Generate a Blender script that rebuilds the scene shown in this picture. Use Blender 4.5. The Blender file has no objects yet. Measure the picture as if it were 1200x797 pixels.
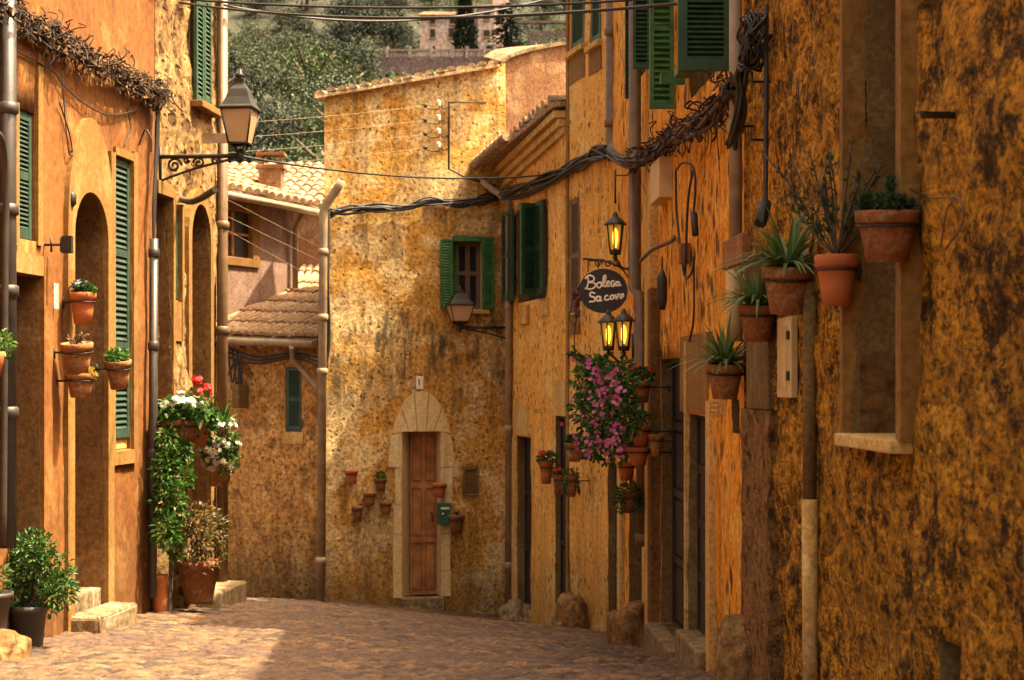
import bpy, bmesh, math, random
from mathutils import Vector, Matrix, noise
rad = math.radians
R = random.Random(11)
C = bpy.context.scene.collection
scn = bpy.context.scene

# ------------------------------------------------------------------ camera, sky, sun, exposure
F, HZ = 2000.0, 450.0                      # focal length and horizon height in photo pixels (1200 x 797)
cam = bpy.data.cameras.new('camera'); camo = bpy.data.objects.new('camera', cam); C.objects.link(camo)
camo.location = (0, 0, 0); camo.rotation_euler = (rad(90), 0, 0)
cam.sensor_width = 36; cam.lens = 36*F/1200; cam.shift_y = (HZ-398.5)/1200
cam.clip_start = 0.1; cam.clip_end = 2000
cam.dof.use_dof = True; cam.dof.focus_distance = 10.0; cam.dof.aperture_fstop = 5.6
scn.camera = camo
SUN_AZ, SUN_EL = 0.0, 64.0                # azimuth from +X towards +Y
sd = Vector((math.cos(rad(SUN_AZ))*math.cos(rad(SUN_EL)), math.sin(rad(SUN_AZ))*math.cos(rad(SUN_EL)), math.sin(rad(SUN_EL))))
wd = bpy.data.worlds.new('World'); scn.world = wd; wd.use_nodes = True
nt = wd.node_tree; bg = nt.nodes['Background']
sky = nt.nodes.new('ShaderNodeTexSky'); sky.sky_type = 'NISHITA'; sky.sun_disc = False
sky.sun_elevation = rad(SUN_EL); sky.sun_rotation = math.atan2(sd.x, sd.y)
sky.air_density = 0.3; sky.dust_density = 8.0; sky.ozone_density = 0.0
wm = nt.nodes.new('ShaderNodeMix'); wm.data_type = 'RGBA'; wm.blend_type = 'MULTIPLY'; wm.inputs[0].default_value = 1.0
wm.inputs[7].default_value = (1.0, .86, .62, 1)                    # warm hazy summer sky
nt.links.new(sky.outputs[0], wm.inputs[6]); nt.links.new(wm.outputs[2], bg.inputs[0]); bg.inputs[1].default_value = 0.15
sun = bpy.data.lights.new('sun', 'SUN'); suno = bpy.data.objects.new('sun', sun); C.objects.link(suno)
sun.energy = 2.9; sun.angle = rad(0.5); sun.color = (1.0, 0.85, 0.58)
suno.rotation_euler = (-sd).to_track_quat('-Z', 'Y').to_euler()
scn.view_settings.view_transform = 'Standard'; scn.view_settings.look = 'None'
scn.view_settings.gamma = 1; scn.view_settings.use_curve_mapping = False
scn.view_settings.exposure = 2.55
scn.render.engine = 'CYCLES'
scn.cycles.max_bounces = 10; scn.cycles.diffuse_bounces = 6

# ------------------------------------------------------------------ materials
MATS = {}
def nodes_of(name):
    m = bpy.data.materials.new(name); m.use_nodes = True
    t = m.node_tree; b = t.nodes['Principled BSDF']
    return m, t, b
def N(t, kind, **kw):
    n = t.nodes.new(kind)
    for k, v in kw.items():
        if k in n.inputs.keys(): n.inputs[k].default_value = v
        else: setattr(n, k, v)
    return n
def ramp(t, src, p0, c0, p1, c1):
    r = t.nodes.new('ShaderNodeValToRGB'); e = r.color_ramp.elements
    e[0].position, e[1].position = p0, p1
    e[0].color = c0 if len(c0) == 4 else (*c0, 1); e[1].color = c1 if len(c1) == 4 else (*c1, 1)
    t.links.new(src, r.inputs[0]); return r.outputs[0]
W1, B1 = (1, 1, 1), (0, 0, 0)
def mix(t, fac, a, b, mode='MIX'):
    m = t.nodes.new('ShaderNodeMix'); m.data_type = 'RGBA'; m.blend_type = mode
    if isinstance(fac, (int, float)): m.inputs[0].default_value = fac
    else: t.links.new(fac, m.inputs[0])
    for sock, v in ((m.inputs[6], a), (m.inputs[7], b)):
        if isinstance(v, tuple): sock.default_value = (*v, 1)
        else: t.links.new(v, sock)
    return m.outputs[2]
def mth(t, op, a, b=None):
    m = t.nodes.new('ShaderNodeMath'); m.operation = op
    for i, v in enumerate((a, b)):
        if v is None: continue
        if isinstance(v, (int, float)): m.inputs[i].default_value = v
        else: t.links.new(v, m.inputs[i])
    return m.outputs[0]
def coords(t, scale=(1, 1, 1), rnd=True):
    tc = t.nodes.new('ShaderNodeTexCoord'); mp = t.nodes.new('ShaderNodeMapping')
    mp.inputs['Scale'].default_value = scale
    t.links.new(tc.outputs['Object'], mp.inputs[0])
    if rnd:
        oi = t.nodes.new('ShaderNodeObjectInfo'); mm = mth(t, 'MULTIPLY', oi.outputs['Random'], 37.0)
        t.links.new(mm, mp.inputs['Location'])
    return mp.outputs[0]
def tex(t, vec, scale, detail=5, rough=.6, dist=0.0):
    n = N(t, 'ShaderNodeTexNoise', Scale=scale, Detail=detail, Roughness=rough, Distortion=dist)
    t.links.new(vec, n.inputs['Vector']); return n.outputs[0]
def simple(name, col, rough=.6, metal=0.0, var=.25, scale=6, bump=0.0, bscale=40, col2=None, emit=0):
    if name in MATS: return MATS[name]
    m, t, b = nodes_of(name); v = coords(t)
    n = tex(t, v, scale, 6)
    dark = col2 or tuple(c*(1-var) for c in col); lite = tuple(min(1, c*(1+var)) for c in col)
    f = ramp(t, n, .35, dark, .65, lite if not col2 else col)
    t.links.new(f, b.inputs['Base Color'])
    b.inputs['Roughness'].default_value = rough; b.inputs['Metallic'].default_value = metal
    if bump:
        bp = N(t, 'ShaderNodeBump', Strength=bump, Distance=.01); t.links.new(tex(t, v, bscale, 6), bp.inputs['Height'])
        t.links.new(bp.outputs[0], b.inputs['Normal'])
    if emit:
        b.inputs['Emission Color'].default_value = (*col, 1); b.inputs['Emission Strength'].default_value = emit
    MATS[name] = m; return m
def stucco(name, c1, c2, c3, spots=None, patch=(.52, .6), stain=.5, stain_col=(.045, .024, .010), bump=.5, fine=30, sc=1.0, rough=.9, streak=.45, damp=.0, band=None, gamt=.75):
    """limewash over rubble: two blended tones, worn patches of a third, rain streaks, blotches, optional pebble / hole spots"""
    m, t, b = nodes_of(name); v = coords(t, rnd=False)
    big = tex(t, v, .9*sc, 7, .62, .3)
    col = mix(t, ramp(t, big, .36, B1, .64, W1), c1, c2)
    p = tex(t, v, 1.7*sc, 9, .68, .5)
    col = mix(t, ramp(t, p, patch[0], B1, patch[1], W1), col, c3)
    grain = tex(t, v, fine, 8, .7)
    col = mix(t, gamt, col, ramp(t, grain, .36, (.16, .15, .14), .62, (1.3, 1.3, 1.3)), 'MULTIPLY')
    vs = coords(t, (5, 5, .45), False)
    st = tex(t, vs, 1.6, 7, .65, .2)
    col = mix(t, mth(t, 'MULTIPLY', ramp(t, st, .5, B1, .72, W1), streak), col, stain_col)
    bl = tex(t, v, 4.5*sc, 10, .82, .3)
    col = mix(t, mth(t, 'MULTIPLY', ramp(t, bl, .57, B1, .68, W1), stain), col, stain_col)
    if damp or band:
        sx = t.nodes.new('ShaderNodeSeparateXYZ'); t.links.new(v, sx.inputs[0])
        vd = coords(t, (3, 3, .9), False); dn = tex(t, vd, 1.5, 9, .75, .3)
        if damp:
            hgt = mth(t, 'ADD', sx.outputs[2], mth(t, 'MULTIPLY', mth(t, 'SUBTRACT', dn, .5), -2.2))
            col = mix(t, mth(t, 'MULTIPLY', ramp(t, hgt, .15, W1, .95, B1), damp), col, stain_col)
        if band:
            vb = coords(t, (6, 6, 1.6), False); bn = tex(t, vb, 1.0, 10, .8, .2)
            up = ramp(t, mth(t, 'DIVIDE', sx.outputs[2], 8.0), band[0]/8-.09, B1, band[0]/8, W1); dn2 = ramp(t, mth(t, 'DIVIDE', sx.outputs[2], 8.0), band[1]/8, W1, band[1]/8+.05, B1)
            pat = ramp(t, tex(t, v, 1.1, 3), .40, B1, .52, W1)
            col = mix(t, mth(t, 'MULTIPLY', mth(t, 'MULTIPLY', mth(t, 'MULTIPLY', up, dn2), pat), mth(t, 'MULTIPLY', ramp(t, bn, .46, B1, .58, W1), band[2])), col, (.07, .05, .03))
    h = mth(t, 'ADD', mth(t, 'MULTIPLY', grain, .6), mth(t, 'MULTIPLY', p, .6))
    if spots:
        for (scale, thr, scol, stg, stretch) in spots:
            vv = coords(t, stretch, False)
            ds = N(t, 'ShaderNodeTexNoise', Scale=scale*.8, Detail=3.0)
            t.links.new(vv, ds.inputs['Vector'])
            va = t.nodes.new('ShaderNodeVectorMath'); va.operation = 'MULTIPLY_ADD'
            t.links.new(ds.outputs['Color'], va.inputs[0]); va.inputs[1].default_value = (.8/scale,)*3; t.links.new(vv, va.inputs[2])
            vo = N(t, 'ShaderNodeTexVoronoi', Scale=scale, Randomness=.8); t.links.new(va.outputs[0], vo.inputs['Vector'])
            sp = ramp(t, vo.outputs['Distance'], thr*.55, W1, thr, B1)
            pres = ramp(t, tex(t, v, 1.3, 4), .38, B1, .52, W1)
            spf = mth(t, 'MULTIPLY', sp, pres)
            col = mix(t, mth(t, 'MULTIPLY', spf, stg), col, scol)
            h = mth(t, 'SUBTRACT', h, mth(t, 'MULTIPLY', spf, .8))
    t.links.new(col, b.inputs['Base Color']); b.inputs['Roughness'].default_value = rough
    b.inputs['Specular IOR Level'].default_value = .2
    bp = N(t, 'ShaderNodeBump', Strength=bump, Distance=.03); t.links.new(h, bp.inputs['Height'])
    t.links.new(bp.outputs[0], b.inputs['Normal'])
    MATS[name] = m; return m
def rubble(name, c1, c2, mortar, scale=6, bump=.9, dark=(.05, .03, .015), darkamt=.6, stretch=(1, 1, 1.5), rel=.05, blot=0, fs=1.0):
    """rough rubble stonework: distorted cells of varied stone bedded in mortar"""
    m, t, b = nodes_of(name); v = coords(t, stretch, False)
    ds = N(t, 'ShaderNodeTexNoise', Scale=3.0, Detail=6.0); t.links.new(v, ds.inputs['Vector'])
    va = t.nodes.new('ShaderNodeVectorMath'); va.operation = 'MULTIPLY_ADD'
    t.links.new(ds.outputs['Color'], va.inputs[0]); va.inputs[1].default_value = (.16, .16, .16); t.links.new(v, va.inputs[2])
    vo = N(t, 'ShaderNodeTexVoronoi', Scale=scale); t.links.new(va.outputs[0], vo.inputs['Vector'])
    ve = N(t, 'ShaderNodeTexVoronoi', Scale=scale, feature='DISTANCE_TO_EDGE'); t.links.new(va.outputs[0], ve.inputs['Vector'])
    sep = t.nodes.new('ShaderNodeSeparateColor'); t.links.new(vo.outputs['Color'], sep.inputs[0])
    col = mix(t, sep.outputs[0], c1, c2)
    edge = ramp(t, ve.outputs['Distance'], .01, W1, .07, B1)
    cov = ramp(t, tex(t, v, 1.8, 6), .38, B1, .55, W1)
    mor = mth(t, 'MAXIMUM', edge, cov)
    col = mix(t, mor, col, mortar)
    v0 = coords(t, (1, fs, 1), False); gr = tex(t, v0, 30, 10, .8)
    col = mix(t, .9, col, ramp(t, gr, .34, (.22, .2, .18), .62, (1.5, 1.5, 1.5)), 'MULTIPLY')
    vs = coords(t, (1, fs, .85), False)
    pit = tex(t, vs, 13, 10, .78, .1)
    pf = ramp(t, pit, .54, B1, .64, W1)
    col = mix(t, mth(t, 'MULTIPLY', pf, darkamt), col, dark)  # pits also darkened in colour, carrying relief shade the bump barely shows
    if blot:
        v2 = coords(t, (1.15, fs*1.15, .8), False)
        b1 = ramp(t, tex(t, v2, 7.5, 14, .9, .0), .495, B1, .53, W1); b2 = ramp(t, tex(t, v2, 2.2, 5, .6), .42, B1, .5, W1)
        b3 = ramp(t, tex(t, v2, 42, 9, .8, .0), .53, B1, .565, W1)
        col = mix(t, mth(t, 'MULTIPLY', mth(t, 'MULTIPLY', b1, b2), blot), col, dark)
        col = mix(t, mth(t, 'MULTIPLY', b3, blot*.8), col, dark)
    t.links.new(col, b.inputs['Base Color']); b.inputs['Roughness'].default_value = .92
    b.inputs['Specular IOR Level'].default_value = .15
    h = mth(t, 'ADD', mth(t, 'MULTIPLY', gr, .5), mth(t, 'SUBTRACT', 0.6, mth(t, 'MULTIPLY', pf, .6)))
    h = mth(t, 'SUBTRACT', h, mth(t, 'MULTIPLY', edge, .22))
    bp = N(t, 'ShaderNodeBump', Strength=bump, Distance=rel); t.links.new(h, bp.inputs['Height'])
    t.links.new(bp.outputs[0], b.inputs['Normal'])
    MATS[name] = m; return m
def leafmat(name, c1, c2, rough=.5, trans=.25):
    m, t, b = nodes_of(name)
    g = t.nodes.new('ShaderNodeNewGeometry')
    col = mix(t, g.outputs['Random Per Island'], c1, c2)
    t.links.new(col, b.inputs['Base Color']); b.inputs['Roughness'].default_value = rough
    b.inputs['Specular IOR Level'].default_value = .3
    tr = t.nodes.new('ShaderNodeBsdfTranslucent'); t.links.new(col, tr.inputs[0])
    mx = t.nodes.new('ShaderNodeMixShader'); mx.inputs[0].default_value = trans
    t.links.new(b.outputs[0], mx.inputs[1]); t.links.new(tr.outputs[0], mx.inputs[2])
    t.links.new(mx.outputs[0], t.nodes['Material Output'].inputs[0])
    MATS[name] = m; return m

m_left = stucco('orange_limewash', (0.2306, 0.09102, 0.02063), (0.176, 0.06068, 0.01214), (0.2549, 0.1214, 0.03337), stain=.4, streak=.5, bump=.3, fine=14, damp=.35, gamt=0.42)
m_leftpale = stucco('pale_plaster', (0.2554, 0.1338, 0.03344), (0.2067, 0.09728, 0.02189), (0.2797, 0.1642, 0.05168), stain=.3, bump=.15, fine=25, gamt=0.4)
m_jamb = stucco('brown_plaster', (.20, .095, .03), (.15, .068, .02), (.25, .135, .05), stain=.9, bump=.3, fine=25, gamt=0.5)
m_leftstone = stucco('left_rubble', (0.289, 0.17, 0.0595), (0.187, 0.0935, 0.0255), (0.357, 0.221, 0.085), spots=[(6.5, .42, (.07, .03, .01), .85, (1, .6, .8)), (15, .30, (.06, .028, .01), .7, (1, .6, .8))], stain=.9, streak=.5, bump=1.0, fine=16, patch=(.44, .56), damp=.4)
m_far = stucco('ochre_pebbled', (0.608, 0.342, 0.08075), (0.513, 0.247, 0.04275), (0.722, 0.513, 0.2375), patch=(.46, .56),
               spots=[(13, .23, (.13, .06, .02), .8, (1, 1, .8))], stain=.75, streak=.65, bump=.9, fine=24, damp=.55, band=(2.9, 3.55, .95))
m_farbrown = stucco('brown_render', (.26, .13, .06), (.20, .10, .05), (.32, .20, .10), stain=.5, bump=.4, gamt=0.55)
m_mid = stucco('tan_pebbled', (.80, .42, .10), (.72, .34, .06), (.80, .50, .15),
               spots=[(11.5, .30, (.09, .04, .012), .95, (1, 1, .6))], stain=.3, streak=.4, bump=.5, fine=30, damp=.4, gamt=0.5)
m_rb = stucco('orange_dashed', (.82, .35, .03), (.72, .28, .02), (.82, .43, .07),
              spots=[(8.5, .40, (.07, .026, .006), .95, (1, .75, .5)), (17, .30, (.09, .035, .008), .6, (1, .7, .5))], stain=.6, streak=.6, bump=.6, fine=30, gamt=0.5)
m_rc = rubble('dark_rubble', (.78, .36, .035), (.38, .165, .018), (.76, .33, .028), scale=8, darkamt=.95, dark=(.02, .011, .005), stretch=(1, .5, 1), rel=.1, blot=.90, fs=.55)
m_palestone = stucco('pale_door_stone', (0.68, 0.51, 0.255), (0.612, 0.425, 0.187), (0.697, 0.561, 0.323), stain=.25, bump=.4, fine=30, streak=.25, gamt=.35)
m_tilepale = stucco('pale_roof_tile', (0.595, 0.442, 0.255), (0.51, 0.34, 0.17), (0.646, 0.527, 0.357), stain=.35, sc=5, bump=.4, fine=30, streak=.1)
m_trim = stucco('cut_stone', (.62, .38, .12), (.52, .29, .075), (.64, .43, .16), stain=.3, bump=.25, fine=35, streak=.35, gamt=0.5)
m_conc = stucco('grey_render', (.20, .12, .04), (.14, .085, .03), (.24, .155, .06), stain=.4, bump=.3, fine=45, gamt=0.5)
m_pink = stucco('mauve_render', (0.289, 0.1785, 0.1275), (0.238, 0.1445, 0.102), (0.323, 0.2125, 0.153), stain=.25, streak=.4, bump=.2, gamt=.5)
m_backstone = stucco('back_rubble', (0.624, 0.348, 0.108), (0.48, 0.24, 0.072), (0.72, 0.444, 0.168), spots=[(5.5, .40, (.17, .085, .03), .75, (1, 1, .75)), (13, .28, (.12, .06, .02), .6, (1, 1, .8))], stain=.8, streak=.5, bump=.9, fine=20, damp=.6)
m_rock = stucco('rock', (.22, .115, .038), (.15, .075, .025), (.28, .16, .065), stain=.6, bump=.7, fine=18, sc=4)
m_step = stucco('worn_stone', (0.2592, 0.1836, 0.1026), (0.2052, 0.135, 0.0648), (0.2916, 0.2268, 0.1404), stain=.45, bump=.5, fine=20, sc=2)
m_tile = stucco('clay_tile', (.42, .27, .15), (.33, .19, .095), (.48, .36, .24), stain=.55, sc=5, bump=.4, fine=30, streak=.1)
m_pot = simple('terracotta', (.42, .115, .028), .8, var=.16, scale=9, bump=.2)
m_potold = stucco('weathered_terracotta', (.36, .15, .05), (.28, .12, .045), (.40, .24, .12), stain=.45, sc=8, bump=.3, fine=60, gamt=0.5)
m_potbrown = stucco('brown_terracotta', (.30, .11, .04), (.22, .085, .03), (.32, .17, .08), stain=.45, sc=8, bump=.3, fine=60, gamt=0.5)
m_potdark = simple('dark_pot', (.035, .027, .024), .6)
m_pier = rubble('pier_rubble', (.30, .15, .05), (.18, .09, .03), (.28, .14, .045), scale=12, darkamt=.9, dark=(.04, .02, .01))
m_soil = simple('soil', (.06, .035, .02), .95, bump=.6, bscale=80)
m_iron = simple('wrought_iron', (.022, .016, .010), .55, metal=.2, bump=.2)
m_lead = simple('brown_pipe', (.13, .072, .03), .55, scale=9, bump=.15)
m_dkpipe = simple('dark_pipe', (.035, .027, .022), .45, scale=9, bump=.1)
m_gypipe = simple('grey_pipe', (.27, .19, .11), .6, scale=7, bump=.15)
m_green = simple('green_paint', (.03, .115, .022), .5, scale=12, bump=.15, var=.35)
m_dgreen = simple('dark_and_shaded_green', (.016, .055, .022), .55, scale=12, bump=.15, var=.35)
m_blgreen = simple('bluish_green_paint', (.022, .05, .032), .55, scale=12, bump=.15, var=.3)
m_bshutter = simple('brown_shutter', (.13, .07, .035), .7, scale=12, bump=.2)
m_wood = simple('door_wood', (.34, .14, .042), .6, scale=5, bump=.3, var=.4)
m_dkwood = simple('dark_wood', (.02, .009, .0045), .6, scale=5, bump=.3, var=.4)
m_black = simple('black_interior', (.012, .009, .007), .9)
m_glass = simple('window_glass', (.02, .02, .022), .08)
m_lampglass = simple('frosted_glass', (.46, .30, .165), .35, var=.12, scale=3)
m_bulb = simple('lit_bulb', (1.0, .62, .10), .4, emit=.9)
m_amber = simple('amber_glass', (.85, .52, .10), .25, var=.2, emit=.35)
m_cable = simple('black_cable', (.018, .015, .013), .6)
m_gcable = simple('dusty_cable', (.06, .038, .022), .8, var=.5, scale=20)
m_white = simple('white_enamel', (.70, .60, .45), .5, var=.1)
m_chalk = simple('chalk_paint', (.85, .78, .66), .7, var=.08)
m_sign = simple('black_board', (.018, .015, .014), .6)
m_mail = simple('mailbox_green', (.02, .09, .06), .4)
m_panel = simple('meter_panel', (.50, .35, .15), .6, var=.15)
m_pictile = simple('glazed_tile', (.10, .20, .42), .2, var=.8, scale=40, col2=(.55, .40, .16))
m_bark = simple('bark', (.09, .06, .04), .9, scale=20, bump=.6)
m_lf = leafmat('leaf_green', (.018, .055, .009), (.065, .14, .024))
m_lfbright = leafmat('leaf_bright', (0.0255, 0.085, 0.0085), (0.085, 0.1785, 0.0255))
m_lfdark = leafmat('leaf_dark', (.018, .042, .012), (.04, .085, .02))
m_lfblade = leafmat('leaf_blade', (.05, .11, .025), (.16, .22, .07))
m_lfbronze = leafmat('leaf_bronze', (.05, .06, .012), (.15, .075, .022))
m_lfyel = leafmat('leaf_yellow', (.30, .22, .02), (.45, .32, .05))
m_dry = leafmat('dry_leaf', (.06, .03, .013), (.30, .17, .08), .8, .1)
m_darkdry = leafmat('dark_dry_leaf', (.02, .012, .008), (.07, .038, .018), .8, .05)
m_red = leafmat('petal_red', (.45, .01, .012), (.65, .03, .02))
m_fwhite = leafmat('petal_white', (.48, .44, .34), (.70, .65, .52))
m_magenta = leafmat('petal_magenta', (.26, .03, .14), (.48, .13, .29))
m_violet = leafmat('petal_violet', (.22, .16, .50), (.70, .62, .70))
m_olive = leafmat('olive_leaf', (.016, .024, .009), (.115, .135, .075), .6, .06)
m_pine = leafmat('pine_leaf', (0.004, 0.0096, 0.0048), (0.0144, 0.0272, 0.0104), .6, .06)
m_bushg = leafmat('bush_leaf', (.012, .028, .005), (.065, .095, .018), .6, .08)
m_ochl = leafmat('ochre_leaf', (.20, .13, .05), (.30, .20, .09))

# ------------------------------------------------------------------ mesh helpers
def root_loc(o):
    while o.parent: o = o.parent
    return o.location
def obj(name, bm, mats, parent=None, smooth=False, keep=False):
    if parent is not None and not keep:
        bmesh.ops.translate(bm, verts=bm.verts, vec=-Vector(root_loc(parent)))
    me = bpy.data.meshes.new(name); bm.to_mesh(me); bm.free()
    for m in (mats if isinstance(mats, (list, tuple)) else [mats]): me.materials.append(m)
    if smooth: me.polygons.foreach_set('use_smooth', [True]*len(me.polygons))
    o = bpy.data.objects.new(name, me); C.objects.link(o)
    if parent is not None: o.parent = parent
    return o
def thing(name, label, cat, loc=(0, 0, 0), group=None, rz=0):
    o = bpy.data.objects.new(name, None); C.objects.link(o); o.location = loc; o.rotation_euler = (0, 0, rz)
    o.empty_display_size = .1
    o['label'] = label; o['category'] = cat
    if group: o['group'] = group
    return o
def solo(o, label, cat, group=None):
    o['label'] = label; o['category'] = cat
    if group: o['group'] = group
    return o
def struct(o): o['kind'] = 'structure'; return o
def face(bm, pts, mi=0):
    f = bm.faces.new([bm.verts.new(p) for p in pts]); f.material_index = mi; return f
def box(bm, O, a, b, c, mi=0):
    O, a, b, c = Vector(O), Vector(a), Vector(b), Vector(c)
    if a.cross(b).dot(c) < 0: a, b = b, a
    v = [bm.verts.new(O+i*a+j*b+k*c) for k in (0, 1) for j in (0, 1) for i in (0, 1)]
    for q in ((0, 2, 3, 1), (4, 5, 7, 6), (0, 1, 5, 4), (2, 6, 7, 3), (0, 4, 6, 2), (1, 3, 7, 5)):
        bm.faces.new([v[i] for i in q]).material_index = mi
def bevel(bm, w=.008, seg=2):
    bmesh.ops.bevel(bm, geom=list(bm.edges), offset=w, segments=seg, affect='EDGES', profile=.6)
def tube(bm, pts, r, sides=6, mi=0, caps=True):
    pts = [Vector(p) for p in pts]; rings = []
    rr = r if isinstance(r, (list, tuple)) else [r]*len(pts)
    prev = None
    for i, p in enumerate(pts):
        d = (pts[min(i+1, len(pts)-1)]-pts[max(i-1, 0)])
        if d.length < 1e-9: d = Vector((0, 0, 1))
        d.normalize()
        if prev is None: a = d.orthogonal().normalized()
        else:
            a = prev-d*prev.dot(d)
            a = a.normalized() if a.length > 1e-6 else d.orthogonal().normalized()
        prev = a; b = d.cross(a)
        rings.append([bm.verts.new(p+rr[i]*(a*math.cos(k*2*math.pi/sides)+b*math.sin(k*2*math.pi/sides))) for k in range(sides)])
    for i in range(len(rings)-1):
        for k in range(sides):
            f = bm.faces.new((rings[i][k], rings[i][(k+1) % sides], rings[i+1][(k+1) % sides], rings[i+1][k])); f.material_index = mi; f.smooth = True
    if caps:
        bm.faces.new(rings[0][::-1]).material_index = mi; bm.faces.new(rings[-1]).material_index = mi
def lathe(bm, prof, c=(0, 0, 0), seg=20, mi=0, jit=0.0, sx=1, sy=1):
    c = Vector(c); rings = []
    for (r, z) in prof:
        rings.append([bm.verts.new(c+Vector((sx*r*math.cos(k*2*math.pi/seg), sy*r*math.sin(k*2*math.pi/seg), z+R.uniform(-jit, jit)))) for k in range(seg)])
    for i in range(len(rings)-1):
        for k in range(seg):
            f = bm.faces.new((rings[i][k], rings[i][(k+1) % seg], rings[i+1][(k+1) % seg], rings[i+1][k])); f.material_index = mi; f.smooth = True
    bm.faces.new(rings[0][::-1]).material_index = mi; bm.faces.new(rings[-1]).material_index = mi
def curve_pts(pts, n=8):
    """Catmull-Rom through points"""
    p = [Vector(q) for q in pts]; p = [p[0]*2-p[1]]+p+[p[-1]*2-p[-2]]; out = []
    for i in range(1, len(p)-2):
        for k in range(n):
            t = k/n
            out.append(.5*((2*p[i])+(p[i+1]-p[i-1])*t+(2*p[i-1]-5*p[i]+4*p[i+1]-p[i+2])*t*t+(3*p[i]-p[i-1]-3*p[i+1]+p[i+2])*t**3))
    out.append(p[-2]); return out
def rvec(r=R):
    while True:
        v = Vector((r.uniform(-1, 1), r.uniform(-1, 1), r.uniform(-1, 1)))
        if .05 < v.length <= 1: return v
def leaf(bm, p, d, up, L, wd, mi=0, fold=.25):
    d = d.normalized(); s = d.cross(up)
    if s.length < 1e-4: s = d.orthogonal()
    s.normalize(); nn = s.cross(d)
    a = bm.verts.new(p); t = bm.verts.new(p+d*L-nn*L*.12)
    l = bm.verts.new(p+d*L*.5+s*wd*.5+nn*wd*fold); r_ = bm.verts.new(p+d*L*.5-s*wd*.5+nn*wd*fold)
    bm.faces.new((a, r_, t)).material_index = mi; bm.faces.new((a, t, l)).material_index = mi
def leafball(bm, c, rx, ry, rz, n, L, asp=.55, shell=.5, mi=0, droop=0.0):
    c = Vector(c)
    for _ in range(n):
        v = rvec().normalized()*(R.random()**.4 if R.random() > shell else R.uniform(.75, 1.05))
        p = c+Vector((v.x*rx, v.y*ry, v.z*rz))
        d = (v+rvec()*.9); d.z -= droop
        l = L*R.uniform(.6, 1.3)
        leaf(bm, p, d, rvec()+Vector((0, 0, .8)), l, l*asp, mi)
def flower(bm, p, d, r, mi=0, pet=5):
    d = d.normalized(); a = d.orthogonal().normalized(); b = d.cross(a)
    for k in range(pet):
        an = k*2*math.pi/pet; e = a*math.cos(an)+b*math.sin(an); s = a*-math.sin(an)+b*math.cos(an)
        q = [p, p+e*r*.6+s*r*.42+d*r*.18, p+e*r+d*r*.1, p+e*r*.6-s*r*.42+d*r*.18]
        bm.faces.new([bm.verts.new(x) for x in q]).material_index = mi

# ------------------------------------------------------------------ wall lines in plan
class Wall:
    def __init__(s, p0, p1):
        s.p0, s.p1 = Vector((*p0, 0)), Vector((*p1, 0)); s.len = (s.p1-s.p0).length; s.u = (s.p1-s.p0)/s.len
        n = Vector((s.u.y, -s.u.x, 0)); s.n = n if n.dot(-s.p0) > 0 else -n
    def xy(s, px, off=0):
        k = (px-600)/F; o = s.p0+s.n*off
        t = (o.x-k*o.y)/(k*s.u.y-s.u.x)                       # o + t*u lies on the ray X = k Y
        return o+s.u*t, t
    def s(s, px): return s.xy(px)[1]
    def P(s, px, py, off=0):
        q, _ = s.xy(px, off); q = q.copy(); q.z = (HZ-py)/F*q.y; return q
    def z(s, px, py): return (HZ-py)/F*s.xy(px)[0].y
    def at(s, t, z, off=0): q = s.p0+s.u*t+s.n*off; return Vector((q.x, q.y, z))
def pt(px, py, Y): return Vector(((px-600)/F*Y, Y, (HZ-py)/F*Y))
def disp(p, amp):
    if amp == 0: return 0
    return amp*(noise.noise(p*1.1)*1.2+noise.noise(p*3.7)*.7+noise.noise(p*11)*.35+noise.noise(p*27)*.16)
def lin(v, s0, s1):
    if callable(v): return v
    if isinstance(v, tuple): return lambda s: v[0]+(v[1]-v[0])*(s-s0)/(s1-s0)
    return lambda s: v
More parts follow.
